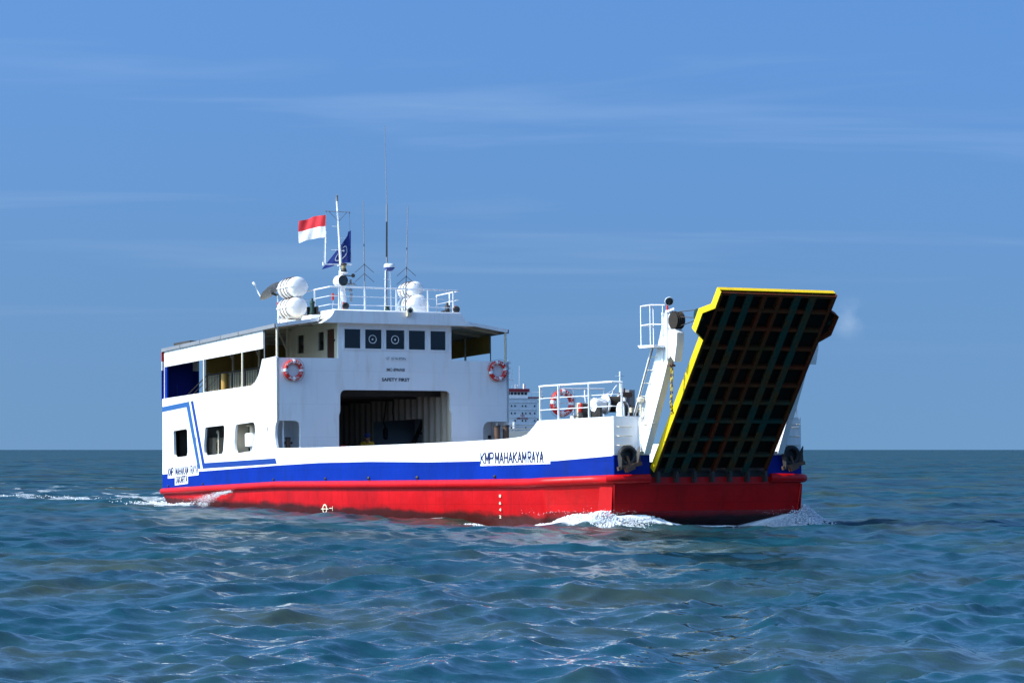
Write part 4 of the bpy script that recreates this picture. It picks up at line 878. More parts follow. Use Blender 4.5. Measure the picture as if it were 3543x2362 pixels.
m0.grid([[bf(u, v) for u in np.linspace(0, 1, 24)] for v in np.linspace(0, 1, 20)]); m0.build('flag_cloth', 'flag_blue', t, angle=80)
m0 = MB()
em = lambda a, rr: bf(.46 + rr * .30 * math.cos(a), .66 + rr * .24 * math.sin(a))
off = Vector((.012, -.012, 0))
for r0, r1 in ((.95, .82),):
    n = 30; m0.grid([[tuple(Vector(em(2 * math.pi * k / n, rr)) + off) for k in range(n)] for rr in (r0, r1)], closed=True)
for a0, a1, rr in ((R(80), R(100), .6), (R(60), R(120), .35), (R(200), R(340), .45)):
    m0.grid([[tuple(Vector(em(a, q)) + off) for a in np.linspace(a0, a1, 8)] for q in (rr, rr - .16)])
m0.build('flag_emblem', 'pale', t)
finish(t)
# anchors over hawse rings
for sgn, lab in ((-1, 'black rubber hawse ring on the bow plate beside the starboard ramp tower ladder'), (1, 'black rubber hawse ring on the bow plate below the port foredeck rail')):
    y = sgn * 2.68; t = thing('hawse_ring', (32.72, y, 1.28), lab, 'hawse ring', 'hawse rings on the bow')
    m0 = MB(); m0.tube([(32.78, y + .23 * math.cos(a), 1.28 + .23 * math.sin(a)) for a in np.linspace(0, 2 * math.pi, 30, endpoint=False)], .075, 10, closed=True); m0.build('rubber_ring', 'black', t)
    m0 = MB(); m0.lathe([(0, 0), (.2, 0), (.2, .012), (0, .012)], (32.705, y, 1.28), (1, 0, 0), 20); m0.build('hawse_hole', 'black', t); finish(t)
    t = thing('anchor', (32.9, y, .95), ('stockless' if sgn < 0 else 'stockless') + (' anchor with raised flukes hanging from the hawse ring by the ladder' if sgn < 0 else ' anchor with raised flukes hanging below the port foredeck rail'), 'anchor', 'bow anchors')
    m0 = MB(); m0.bar((32.86, y - .36, .93), (32.90, y + .36, 1.08), .09, .10); m0.bar((32.88, y - .12, .90), (32.9, y + .12, 1.0), .16, .14); m0.build('anchor_crown', 'rust', t)
    for s in (-1, 1):
        m0 = MB(); yy = y + s * .26; zz = .98 + s * .06
        m0.add([(32.84, yy - .05, zz), (32.93, yy - .03, zz), (32.93, yy + .06, zz), (32.84, yy + .07, zz), (32.84, yy + s * .02 - .07, zz + .30), (32.95, yy + s * .02, zz + .30), (32.84, yy + s * .02 + .08, zz + .30), (32.86, yy + s * .08, zz + .52), (32.90, yy + s * .08, zz + .50)],
               [(0, 1, 2, 3), (0, 1, 5, 4), (1, 2, 6, 5), (2, 3, 6), (4, 5, 8, 7), (5, 6, 8), (6, 7, 8), (4, 7, 6), (3, 0, 4, 6)]); m0.build('fluke', 'dark_steel', t)
    m0 = MB(); m0.bar((32.88, y + .02, 1.0), (32.73, y, 1.27), .07, .06); m0.build('shank', 'rust', t); finish(t)
# chain from the starboard tower to the ramp
t = thing('chain', (34.4, -2.24, 2.2), 'rusty yellow stay chain hanging from the starboard ramp tower to the ramp edge', 'chain')
pc = [Vector((34.46, -2.26, 3.64)), Vector((34.40, -2.24, 3.3)), Vector((34.34, -2.22, 2.9)), Vector((34.22, -2.16, 2.6)), Vector((34.06, -2.02, 2.38))]
def cat(t_):
    f_ = t_ * (len(pc) - 1); i = min(int(f_), len(pc) - 2); return pc[i].lerp(pc[i + 1], f_ - i)
for k in range(20):
    a, b = cat(k / 20), cat((k + 1) / 20); c = (a + b) / 2; dd = (b - a).normalized(); L = (b - a).length * .72
    sd_ = Vector((0, 1, 0)) if k % 2 else Vector((1, 0, 0)); sd_ = (sd_ - dd * sd_.dot(dd)).normalized()
    m0 = MB(); m0.tube([c + dd * L * math.cos(q) + sd_ * .032 * math.sin(q) for q in np.linspace(0, 2 * math.pi, 12, endpoint=False)], .013, 6, closed=True); m0.build('chain_link', 'yellow' if k % 3 else 'rust', t)
m0 = MB(); m0.lathe([(.03, -.03), (.06, -.03), (.06, .03), (.03, .03)], (34.44, -2.26, 3.68), (0, 1, 0), 12); m0.rod((34.44, -2.34, 3.66), (34.44, -2.16, 3.66), .03, 8); m0.build('shackle', 'rust', t); finish(t)
# winch on the starboard foredeck
for sgn in (-1, 1):
    by = sgn * 2.55; t = thing('winch', (31.8, by, 2.21), ('anchor winch with dark rope drum and white tarpaulin behind the starboard foredeck rail' if sgn < 0 else 'anchor winch standing on the port foredeck behind the ramp'), 'winch', 'foredeck winches')
    m0 = MB(); m0.box(31.3, 32.25, by - .62, by + .42, 2.215, 2.30); m0.box(31.4, 32.1, by - .6, by - .52, 2.3, 2.62); m0.box(31.5, 32.1, by + .34, by + .40, 2.3, 2.7); m0.build('bed_frame', 'dark_steel', t)
    m0 = MB(); m0.rod((31.8, by - .20, 2.72), (31.8, by + .22, 2.72), .20, 22)
    for k in range(11): m0.tube([(31.8 + .205 * math.cos(a), by - .17 + k * .034, 2.72 + .205 * math.sin(a)) for a in np.linspace(0, 2 * math.pi, 20, endpoint=False)], .018, 5, closed=True)
    m0.build('rope_drum', 'rope', t)
    for yy in (by - .24, by + .24):
        m0 = MB(); m0.lathe([(.05, 0), (.275, 0), (.28, .02), (.275, .04), (.05, .04)], (31.8, yy - .02, 2.72), (0, 1, 0), 24); m0.build('drum_flange', 'white_clean', t)
    m0 = MB(); rows = []
    for i in range(7):
        yy = by - .62 + i * .055
        rows.append([(31.8 + (.17 + .02 * math.sin(k * 2.3 + i) + (.03 if k % 3 else 0)) * math.cos(a), yy, 2.70 + (.19 + .02 * math.cos(k * 1.7 + i * 2)) * math.sin(a)) for k, a in enumerate(np.linspace(0, 2 * math.pi, 18, endpoint=False))])
    m0.grid(rows, closed=True); m0.add(rows[0], [tuple(range(18))]); m0.build('tarpaulin_cover', 'flag_white', t, angle=25)
    m0 = MB(); m0.box(31.1, 31.32, by - .78, by - .62, 2.24, 2.78); m0.build('gear_case', 'cream', t)
    m0 = MB(); m0.box(31.34, 31.6, by - .84, by - .64, 2.24, 2.74); m0.build('motor_case', 'dark_steel', t)
    m0 = MB(); m0.lathe([(.03, 0), (.05, .05), (.05, .22), (.02, .26)], (31.55, by - .9, 2.5), (.2, 0, 1), 10); m0.build('brake_handle', 'orange', t)
    m0 = MB(); m0.tube([(31.35, by - .6, 2.74), (31.33, by - .62, 3.0), (31.3, by - .6, 3.12)], .02, 6); m0.rod((31.28, by - .72, 2.95), (31.38, by - .45, 2.88), .014, 6); m0.tube([(31.75, by - .05, 2.9), (31.75, by + .05, 3.12), (31.72, by - .15, 3.0), (31.7, by - .25, 2.93)], .014, 6); m0.rod((31.75, by + .05, 3.12), (31.75, by + .16, 3.25), .016, 6); m0.rod((31.75, by + .03, 3.1), (31.75, by + .33, 2.96), .016, 6); m0.build('hand_lever', 'white_clean', t)
    m0 = MB(); m0.bar((31.95, by + .28, 2.3), (31.95, by + .28, 3.16), .04, .04); m0.box(31.8, 32.0, by + .2, by + .5, 2.92, 3.05); m0.build('brake_screw', 'rust', t)
    m0 = MB(); m0.box(31.7, 31.95, by + .44, by + .62, 2.22, 3.12); m0.build('control_box', 'grey', t)
    m0 = MB(); m0.tube([(31.1, by - .8, 2.3), (31.25, by - .9, 2.42), (31.45, by - .88, 2.38), (31.55, by - .9, 2.25)], .014, 6); m0.tube([(31.3, by - .86, 2.24), (31.4, by - .9, 2.34), (31.6, by - .86, 2.3)], .014, 6); m0.build('hydraulic_hose', 'black', t)
    finish(t)
    t = thing('fairlead', (32.45, sgn * 2.62, 2.21), 'white roller fairlead with a rounded top standing on the ' + ('starboard foredeck beside the winch drum' if sgn < 0 else 'port foredeck behind the ramp'), 'fairlead', 'foredeck fairleads')
    for yy in (-.07, .07):
        m0 = MB(); arc = [(32.45 + .2 * math.cos(a), 2.56 + .2 * math.sin(a)) for a in np.linspace(0, math.pi, 12)]
        m0.prism([(32.65, 2.215)] + arc + [(32.25, 2.215)], lambda a, b, tt: (a, sgn * 2.62 + yy + tt, b), -.02, .02); m0.build('cheek_plate', 'white_clean', t)
    m0 = MB(); m0.lathe([(.21, 0), (.23, 0), (.2, .04), (.23, .08), (.1, .08)], (32.45, sgn * 2.62 - .04, 2.56), (0, 1, 0), 20); m0.build('roller', 'black', t); finish(t)
    t = thing('deck_vent', (32.2, sgn * 2.12, 2.21), 'small cream box vent on rusty legs beside the ' + ('starboard' if sgn < 0 else 'port') + ' ramp tower', 'vent', 'foredeck box vents')
    m0 = MB(); m0.box(32.1, 32.3, sgn * 2.12 - .13, sgn * 2.12 + .13, 2.48, 2.62); m0.build('vent_hood', 'cream', t); m0 = MB()
    for a in (-.07, .07): m0.bar((32.2 + a, sgn * 2.12 + a, 2.2), (32.2 + a, sgn * 2.12 + a, 2.5), .05)
    m0.build('vent_leg', 'rust', t); finish(t)
t = thing('bucket', (30.95, -3.32, 2.215), 'small white and orange bucket on the foredeck beside the winch', 'bucket')
m0 = MB(); m0.lathe([(.075, 0), (.09, .09)], (30.95, -3.32, 2.215), n=16); m0.build('bucket_base', 'orange', t)
m0 = MB(); m0.lathe([(.091, .09), (.10, .23), (.105, .235), (.095, .23), (.085, .12)], (30.95, -3.32, 2.215), n=16); m0.build('bucket_wall', 'white_clean', t)
m0 = MB(); m0.tube([(30.95, -3.42, 2.43), (30.98, -3.38, 2.36), (30.98, -3.26, 2.36), (30.95, -3.22, 2.43)], .005, 5); m0.build('bucket_handle', 'grey', t); finish(t)
# mooring bollards
def bollard(x, y, z0, z1, r, lab, cross=True):
    t = thing('bollard', (x, y, z0), lab, 'bollard', 'mooring bollards')
    m0 = MB(); m0.lathe([(r, 0), (r, z1 - z0 - .03), (r * .93, z1 - z0)], (x, y, z0), n=18); m0.build('bollard_pipe', 'rust', t)
    m0 = MB(); m0.lathe([(r * 1.12, z1 - z0 - .05), (r * 1.14, z1 - z0 - .03), (r * 1.1, z1 - z0 + .004), (0, z1 - z0 + .006)], (x, y, z0), n=18); m0.build('bollard_cap', 'dark_steel', t)
    if cross:
        m0 = MB(); m0.rod((x, y - r * 1.7, z0 + (z1 - z0) * .8), (x, y + r * 1.7, z0 + (z1 - z0) * .8), .045, 10); m0.build('cross_bar', 'dark_steel', t)
    finish(t)
bollard(12.0, -3.93, 1.35, 2.31, .09, 'dark bollard with a cross bar in the starboard corner niche of the front wall')
bollard(13.1, 3.63, 1.35, 2.72, .115, 'plain rusty bollard on the port side, inner of the pair before the front wall', False); bollard(13.1, 3.99, 1.35, 2.73, .115, 'plain rusty bollard on the port side, outer of the pair before the front wall', False)
for sgn in (-1, 1):
    m0 = MB(); m0.box(11.2, 12.4, sgn * 3.5, sgn * 4.41, 1.3, 1.35); 
    if sgn > 0: m0.box(12.4, 13.5, 3.4, 4.41, 1.3, 1.35)
    F(m0, 'mooring_ledge', 'white')
    m0 = MB(); m0.rod((12.1, sgn * 4.15, 1.35), (12.1, sgn * 4.15, 2.86), .035, 8); F(m0, 'niche_pipe', 'white')
    m0 = MB(); m0.box(11.2, 12.3, sgn * 3.40, sgn * 3.44, .9, 3.9); F(m0, 'niche_wall', 'white')
    m0 = MB(); m0.box(11.2, 12.3, sgn * 3.44, sgn * 4.4, 2.90, 2.93); F(m0, 'niche_ceiling', 'white')
    for k in range(3): m0 = MB(); m0.box(11.195, 11.24, sgn * 4.36, sgn * 4.26, 1.6 + .35 * k, 1.72 + .35 * k); F(m0, 'niche_hook', 'dark_steel')
# yellow drum on the car deck
t = thing('drum', (11.4, -1.75, .862), 'yellow drum with a red lid just inside the car deck opening', 'drum')
m0 = MB(); m0.lathe([(.27, 0), (.29, .02), (.29, .36), (.305, .38), (.29, .40), (.29, .74), (.305, .76), (.29, .78), (.28, 1.12)], (11.4, -1.75, .862), n=22); m0.build('drum_body', 'yellow', t); m0 = MB(); m0.lathe([(.28, 1.12), (.29, 1.14), (.28, 1.18), (.0, 1.2)], (11.4, -1.75, .862), n=22); m0.build('drum_lid', 'red_small', t); finish(t)

# deckhand in yellow on the car deck (stooping towards the bow)
def person(c, label, yaw):
    t = thing('person', c, label, 'person')
    J = {'pel': (0, 0, .92), 'sp': (.06, 0, 1.12), 'ch': (.16, 0, 1.33), 'nk': (.24, 0, 1.47), 'hd': (.29, 0, 1.56), 'hd2': (.30, 0, 1.68),
         'ls': (.17, .19, 1.39), 'le': (.25, .27, 1.12), 'lw': (.42, .20, .98), 'lh': (.48, .18, .95), 'rs': (.17, -.19, 1.39), 're': (.28, -.26, 1.13), 'rw': (.46, -.16, 1.02), 'rh': (.52, -.14, 1.0),
         'lp': (0, .10, .88), 'lk': (.06, .12, .48), 'la': (-.02, .13, .09), 'lt': (.14, .15, .04), 'rp': (0, -.10, .88), 'rk': (.03, -.12, .48), 'ra': (-.06, -.13, .09), 'rt': (.10, -.15, .04)}
    E_ = [('pel', 'sp'), ('sp', 'ch'), ('ch', 'nk'), ('nk', 'hd'), ('hd', 'hd2'), ('ch', 'ls'), ('ls', 'le'), ('le', 'lw'), ('lw', 'lh'), ('ch', 'rs'), ('rs', 're'), ('re', 'rw'), ('rw', 'rh'), ('pel', 'lp'), ('lp', 'lk'), ('lk', 'la'), ('la', 'lt'), ('pel', 'rp'), ('rp', 'rk'), ('rk', 'ra'), ('ra', 'rt')]
    RD = {'pel': (.15, .12), 'sp': (.145, .11), 'ch': (.16, .12), 'nk': (.055, .055), 'hd': (.085, .09), 'hd2': (.08, .09), 'ls': (.07, .07), 'le': (.05, .05), 'lw': (.034, .034), 'lh': (.04, .022), 'rs': (.07, .07), 're': (.05, .05), 'rw': (.034, .034), 'rh': (.04, .022), 'lp': (.095, .095), 'lk': (.062, .062), 'la': (.045, .045), 'lt': (.04, .04), 'rp': (.095, .095), 'rk': (.062, .062), 'ra': (.045, .045), 'rt': (.04, .04)}
    shp = lambda p: (p[0] + max(0, p[2] - .92) * .35, p[1], p[2] if p[2] < .92 else .92 + (p[2] - .92) * .78)
    J = {k: shp(p) for k, p in J.items()}
    # five fingers per hand
    for h, s in (('lh', 1), ('rh', -1)):
        b = Vector(J[h])
        for i in range(5):
            if i < 4: p1 = b + Vector((.045, s * (-.03 + .02 * i), -.005)); p2 = p1 + Vector((.028, 0, -.025))
            else: p1 = b + Vector((.0, -s * .045, -.01)); p2 = p1 + Vector((.03, -s * .008, -.02))
            J[h + str(i)] = tuple(p1); J[h + str(i) + 'e'] = tuple(p2); RD[h + str(i)] = (.010, .010); RD[h + str(i) + 'e'] = (.008, .008); E_ += [(h, h + str(i)), (h + str(i), h + str(i) + 'e')]
    ks = list(J)
    me = bpy.data.meshes.new('body'); me.from_pydata([J[k] for k in ks], [(ks.index(a), ks.index(b)) for a, b in E_], [])
    o = bpy.data.objects.new('body', me); col.objects.link(o); o.parent = t; o.rotation_euler = (0, 0, yaw)
    sk = o.modifiers.new('skin', 'SKIN'); sk.use_smooth_shade = True
    for i, k in enumerate(ks): me.skin_vertices[0].data[i].radius = RD[k]; me.skin_vertices[0].data[i].use_root = (k == 'pel')
    ss = o.modifiers.new('sub', 'SUBSURF'); ss.levels = 1; ss.render_levels = 2
    # cloth / skin by height and reach, in the material of the one body
    mt, nt, b = new_mat('worker_cloth_and_skin'); L = nt.links
    co = nd(nt, 'ShaderNodeTexCoord'); sp = nd(nt, 'ShaderNodeSeparateXYZ'); L.new(co.outputs['Object'], sp.inputs[0])
    g1 = nd(nt, 'ShaderNodeMath', operation='GREATER_THAN'); g1.inputs[1].default_value = 1.353; L.new(sp.outputs[2], g1.inputs[0])
    g2 = nd(nt, 'ShaderNodeMath', operation='GREATER_THAN'); g2.inputs[1].default_value = .46; L.new(sp.outputs[0], g2.inputs[0])
    mxx = nd(nt, 'ShaderNodeMath', operation='MAXIMUM'); L.new(g1.outputs[0], mxx.inputs[0]); L.new(g2.outputs[0], mxx.inputs[1])
    g3 = nd(nt, 'ShaderNodeMath', operation='LESS_THAN'); g3.inputs[1].default_value = .93; L.new(sp.outputs[2], g3.inputs[0])
    m1 = nd(nt, 'ShaderNodeMixRGB'); m1.inputs['Color1'].default_value = (.55, .34, .02, 1); m1.inputs['Color2'].default_value = (.33, .16, .09, 1); L.new(mxx.outputs[0], m1.inputs['Fac'])
    m2 = nd(nt, 'ShaderNodeMixRGB'); m2.inputs['Color2'].default_value = (.02, .03, .07, 1); L.new(g3.outputs[0], m2.inputs['Fac']); L.new(m1.outputs[0], m2.inputs['Color1']); L.new(m2.outputs[0], b.inputs['Base Color']); b.inputs['Roughness'].default_value = .8
    me.materials.append(mt)
    def part(m0, name, mat):
        hc = shp((.29, 0, 1.6)); m0.v = [(x - .29 + hc[0], y, z - 1.6 + hc[2] - .0) for x, y, z in m0.v]
        p = m0.build(name, mat, t); p.rotation_euler = (0, 0, yaw); return p
    m0 = MB(); m0.lathe([(.112, 0), (.118, .05), (.10, .11), (.05, .145), (0, .15)], (.295, 0, 1.655), (.1, 0, 1), 18); m0.prism([(.36, -.085), (.46, -.06), (.485, 0), (.46, .06), (.36, .085)], lambda a, b_, tt: (a, b_, 1.66 - (a - .36) * .2 + tt), -.006, .006); part(m0, 'cap', 'cap')
    m0 = MB()
    for s in (-1, 1): m0.lathe([(0, 0), (.013, .004), (.01, .010), (0, .012)], (.375, s * .034, 1.615), (1, 0, 0), 8)
    part(m0, 'eyes', 'black'); m0 = MB(); m0.add([(.385, -.012, 1.60), (.385, .012, 1.60), (.415, 0, 1.572), (.39, -.016, 1.565), (.39, .016, 1.565)], [(0, 1, 2), (0, 2, 3), (1, 4, 2), (2, 4, 3)]); m0.box(.375, .392, -.025, .025, 1.532, 1.540)
    for s in (-1, 1): m0.lathe([(.012, -.012), (.026, 0), (.012, .012)], (.29, s * .098, 1.60), (0, 1, 0), 10)
    part(m0, 'nose_mouth_and_ears', 'skin')
    del t['_b']; return t
person((10.1, -.05, .862), 'worker in a yellow shirt and blue cap on the dark car deck', R(-25))

# ================================================================== the far ship
FS = Matrix.Translation((.4, 880, 0)) @ Matrix.Rotation(math.atan2(-100, 40), 4, 'Z')     # local +x = towards her bow
far = bpy.data.objects.new('cargo_ship', None); col.objects.link(far); far.matrix_world = FS
tag(far, 'distant cargo ship with a white accommodation block and red bridge roof behind the ferry', 'ship')
G = lambda m0, n, mt, p=None, **k: m0.build(n, mt, p or far, **k)
m0 = MB(); hw = 9.5
ringz = lambda z, k: [(-26, -hw * k, z), (70, -hw * k, z), (92, -hw * .7 * k, z + (1.5 if z > 4 else 0)), (105, 0, z + (2.5 if z > 4 else 0)), (92, hw * .7 * k, z + (1.5 if z > 4 else 0)), (70, hw * k, z), (-26, hw * k, z)]
m0.grid([ringz(-2, .9), ringz(3, 1), ringz(8.3, 1)], closed=True); m0.add(ringz(8.3, 1), [tuple(range(7))]); G(m0, 'hull', 'far_grey')
m0 = MB(); m0.box(-18, 0, -hw, hw, 8.2, 20.6); blk = G(m0, 'accommodation_block', 'far_white')
for z in (11.1, 13.8, 16.5, 19.2, 20.6):
    m1 = MB(); m1.box(.0, .25, -hw - .1, hw + .1, z - .12, z); G(m1, 'deck_edge', 'far_white', blk)
for r, z in enumerate((17.8, 15.15, 12.5, 9.9)):
    for y in ((-8.2, -6.9, -3.6, -.65, .7, 3.6, 4.9, 8.4), (-8.2, -4.9, -3.6, -.65, .7, 3.6, 4.9, 6.6, 8.4), (-6.9, -3.6, .7, 3.6, 4.9, 8.4), (-8.2, -3.6, -.65, 4.9, 8.4))[r]:
        m1 = MB(); m1.prism(circle(y, z, .27, 10, .36), lambda a, b, t: (t, a, b), .06, .14); G(m1, 'porthole', 'black_text', blk)
m0 = MB(); m0.box(-12, -1.2, -6.3, 6.3, 20.6, 23.3); bdg = G(m0, 'bridge', 'far_white'); m1 = MB(); m1.box(-12.4, -.6, -6.7, 6.7, 23.0, 24.1); G(m1, 'bridge_roof', 'far_red', bdg)
for y in np.arange(-5.4, 5.5, 1.35):
    m1 = MB(); m1.box(-1.2, -1.1, y - .5, y + .5, 21.9, 22.8); G(m1, 'bridge_window', 'black_text', bdg)
for s in (-1, 1):
    m1 = MB(); m1.box(-5, -2, s * 6.3, s * 12.6, 20.7, 21.2); wg = G(m1, 'bridge_wing', 'far_red'); m1 = MB()
    for q in np.arange(6.5, 12.7, 1.5): m1.rod((-2.1, s * q, 21.2), (-2.1, s * q, 22.4), .08, 5)
    m1.rod((-2.1, s * 6.3, 22.9), (-2.1, s * 12.6, 22.9), .08, 5); m1.rod((-2.1, s * 12.4, 21.2), (-2.1, s * 12.4, 22.9), .08, 5); m1.box(-5, -2, s * 6.3, s * 12.4, 19.4, 19.9); G(m1, 'wing_rail', 'far_white', wg)
m0 = MB(); m0.rod((-5, 0, 24), (-5, 0, 34.5), .3, 8); m0.rod((-5, -2, 27.5), (-5, 2, 27.5), .15, 6); m0.box(-5.6, -4.4, -1.2, 0, 27, 28.6); m0.rod((-5, 1.6, 24), (-5, 1.6, 31), .12, 6)
for z in (29.5, 31.3, 33.2): m0.box(-5.2, -4.8, .3, 1.0, z, z + .8)
G(m0, 'radar_mast', 'far_white'); m0 = MB(); m0.rod((-4, 4.0, 24), (-4, 4.0, 32.5), .07, 5); m0.rod((-4, 2.4, 24), (-4, 2.4, 25.8), .12, 5); m0.rod((-4, 3.3, 24), (-4, 3.3, 25.6), .12, 5); m0.box(-4, -3, 5.4, 6.2, 24, 26); G(m0, 'aerials', 'far_white')
m0 = MB(); m0.box(0.3, 60, -6, 6, 8.3, 8.6); m0.box(1, 55, -3.5, -3.0, 9.2, 9.6); m0.box(1, 55, -1.5, -1.1, 9.2, 9.6); m0.box(1, 55, 1, 1.5, 9.2, 9.6); m0.box(2, 60, 7.5, 7.7, 10.2, 10.4); m0.box(2, 60, -7.7, -7.5, 10.2, 10.4); G(m0, 'deck_pipes', 'far_grey')
for k in range(7):
    m0 = MB(); y = -1.2 + k * .85; m0.box(40, 40.8, y - .22, y + .22, 8.6, 10.6 + .6 * (k % 2)); pp = G(m0, 'valve_post', 'far_white'); m1 = MB(); m1.box(40, 40.9, y - .26, y + .26, 10.6 + .6 * (k % 2), 11.6 + .6 * (k % 2)); G(m1, 'valve_wheel', 'yellow', pp)
m0 = MB(); m0.tube([(-8, 10.8, 11), (-8, 10.8, 13.5)], 1.3, 10); m0.tube([(-11, 10.8, 12), (-9, 10.8, 12.6), (-5, 10.8, 12.6), (-3, 10.8, 12)], [.4, 1.3, 1.3, .4], 10); G(m0, 'lifeboat', 'far_red')
m0 = MB(); m0.rod((94, 0, 8), (94, 0, 27.5), .35, 8); m0.rod((94, -1.5, 26), (94, 1.5, 26), .12, 6); m0.rod((94, -1.2, 15.2), (94, 1.2, 15.2), .12, 6); m0.rod((94, -1.2, 12.6), (94, 1.2, 12.6), .12, 6); m0.box(93.6, 94.6, .2, 1.3, 16.4, 17.6); m0.tube([(94, 0, 8), (94, 0, 16)], [.7, .45], 8); G(m0, 'foremast', 'far_white')
m0 = MB(); text(m0, 'NO', lambda u, v, t: (.12, 2.9 + 1.5 * u, 13.9 + .8 * v), .02); text(m0, 'SMOKING', lambda u, v, t: (.12, 1.4 + 4.4 * u, 12.95 + .75 * v), .02)
G(m0, 'warning_lettering', 'far_red', blk, smooth=False)
m0 = MB(); m0.rod((1.6, -.3, 8.4), (1.6, -.3, 12), .5, 8); G(m0, 'deck_ventilator', 'far_white')

# ================================================================== the sea
SI = np.array(SHIP_I); 
def to_ship(x, y):
    return SI[0, 0] * x + SI[0, 1] * y + SI[0, 3], SI[1, 0] * x + SI[1, 1] * y + SI[1, 3]
waves = []
wd0 = R(-62)                     # mean travel direction of the wind sea
for lam in np.geomspace(0.28, 11.0, 80):
    k = 2 * math.pi / lam
    spread = R(30 + 16 * min(1, 1.2 / lam))
    th = wd0 + rng.normal(0, spread)
    st = (0.064 if lam < 1.0 else 0.054 if lam < 2.0 else 0.030 if lam < 3.2 else 0.018) * (1.0 if lam < 5.5 else (5.5 / lam) ** 1.0)
    amp = st / k * rng.uniform(.6, 1.4)
    waves.append((k, th, amp, rng.uniform(0, 2 * math.pi), lam))
def sea_chop(res):               # slope carried by the waves too short for the mesh at this spacing
    v = np.zeros_like(res)
    for k, th, a, ph, lam in waves:
        w = np.clip((lam / np.maximum(res, 1e-3) - 2.2) / 2.5, 0, 1); v += .5 * (a * k) ** 2 * (1 - w * w)
    return np.sqrt(v)
def sea_at(x, y, res):
    z = np.zeros_like(x); dx = np.zeros_like(x); dy = np.zeros_like(x)
    for k, th, a, ph, lam in waves:
        w = np.clip((lam / np.maximum(res, 1e-3) - 2.2) / 2.5, 0, 1)
        # gusty patches
        g = 0.75 + 0.35 * np.sin(x * .21 / math.sqrt(lam) + ph * 3) * np.sin(y * .13 / math.sqrt(lam) + ph * 5)
        arg = k * (x * math.cos(th) + y * math.sin(th)) + ph
        c = np.cos(arg) * a * w * g; s_ = np.sin(arg) * a * w * g
        z += c; dx -= .85 * math.cos(th) * s_; dy -= .85 * math.sin(th) * s_
    return z, dx, dy
hbn = lambda X: np.interp(X, [-2, .9, 3, 29, 30.7, 32.6, 33.2], [0, 4.35, 4.45, 4.2, 4.08, 3.0, 0])
def vnoise(x, y, seed):          # cheap smooth value noise
    r_ = np.random.default_rng(seed); tab = r_.random((256, 256))
    xi = np.floor(x).astype(int); yi = np.floor(y).astype(int); fx_ = x - xi; fy_ = y - yi
    fx_ = fx_ * fx_ * (3 - 2 * fx_); fy_ = fy_ * fy_ * (3 - 2 * fy_)
    t_ = lambda a, b: tab[a % 256, b % 256]
    return (t_(xi, yi) * (1 - fx_) + t_(xi + 1, yi) * fx_) * (1 - fy_) + (t_(xi, yi + 1) * (1 - fx_) + t_(xi + 1, yi + 1) * fx_) * fy_
def fbm(x, y, seed, o=4):
    v = 0; a = .5
    for i in range(o): v = v + a * vnoise(x * 2 ** i, y * 2 ** i, seed + i); a *= .5
    return v
def ship_waves(x, y):
    X, Y = to_ship(x, y)
    h = hbn(X); d = np.abs(Y) - h                       # distance outside the hull side
    dpos = np.clip(d, 0, 50)
    nearX = ((X > -2) & (X < 34)).astype(float)
    # bow roll: peaks around the bow, runs aft along the side
    bd = np.hypot(np.clip(X - 32.6, 0, None), np.clip(np.abs(Y) - np.minimum(h, 3.2), 0, None))
    A = .36 * np.exp(-((X - 33.0) / 2.4) ** 2)
    z = A * np.clip((np.abs(Y - .3) - .9) / 1.5, .12, 1) * np.exp(-(bd / .95) ** 2) - .10 * np.exp(-((X - 28.6) / 2.5) ** 2) * np.exp(-(dpos / 1.2) ** 2)
    z += .13 * np.exp(-((X - 25.2) / 1.6) ** 2) * np.exp(-(dpos / 1.0) ** 2) + .10 * np.exp(-((X - 18.5) / 2.0) ** 2) * np.exp(-(dpos / 1.0) ** 2) + .14 * np.exp(-((X - 10.5) / 2.4) ** 2) * np.exp(-(dpos / 1.1) ** 2)
    z += .10 * np.exp(-((X - 5.) / 1.5) ** 2) * np.exp(-(dpos / 1.2) ** 2)
    # foam mask
    n1 = fbm(X * 1.3, Y * 1.3, 5); n2 = fbm(X * .35, Y * .9, 21)
    f = np.zeros_like(x)
    f += np.clip(1.4 * np.exp(-(bd / 1.0) ** 2) * np.exp(-((X - 32.3) / 2.3) ** 2), 0, 1) * np.clip((np.abs(Y - .3) - 1.2) / 1.0, .05, 1)
    side = np.exp(-(dpos / .70) ** 2) * np.clip((X - 26.2) / 1.5, 0, 1) * (X < 33)
    f += .75 * side + .28 * np.exp(-(dpos / .35) ** 2) * ((X > 1) & (X < 27)) * (n2 > .5)
    f += .5 * np.exp(-((X - 24.8) / .9) ** 2) * np.exp(-((dpos - .3) / .5) ** 2)
    f += .48 * np.exp(-((X - 17.6) / 1.1) ** 2) * np.exp(-((dpos - .7) / .35) ** 2)
    f += .6 * np.exp(-((X - 3.) / 2.2) ** 2) * np.exp(-((dpos - .1) / .35) ** 2)
    # wake astern
    ws = np.clip(-(X - .8), 0, 400); half = 4.3 + ws * .07
    edge = np.exp(-((np.abs(Y) - half * .9) / (1.0 + ws * .03)) ** 2)
    core = np.exp(-(Y / (half * .8)) ** 4)
    fw = (X < .9) * (1.0 * np.exp(-ws / 16) * core + .46 * np.exp(-ws / 120) * edge + .40 * np.exp(-ws / 60) * core) * np.clip((n2 - .31) * 5.0, 0, 1.4) * np.clip((n1 - .25) * 3, .2, 1.3)
    f += np.minimum(fw * 1.25, .60 + .2 * np.exp(-ws / 4))
    z += (X < .9) * .16 * np.exp(-ws / 25) * core * np.sin(ws * 1.1) 
    return z, np.clip(f, 0, 1.3), n1
ang_f = np.radians(np.arange(-16.5, 16.51, .072)); ang_c = np.radians(np.concatenate([np.arange(-180, -17, 4), np.arange(18, 180, 4)]))
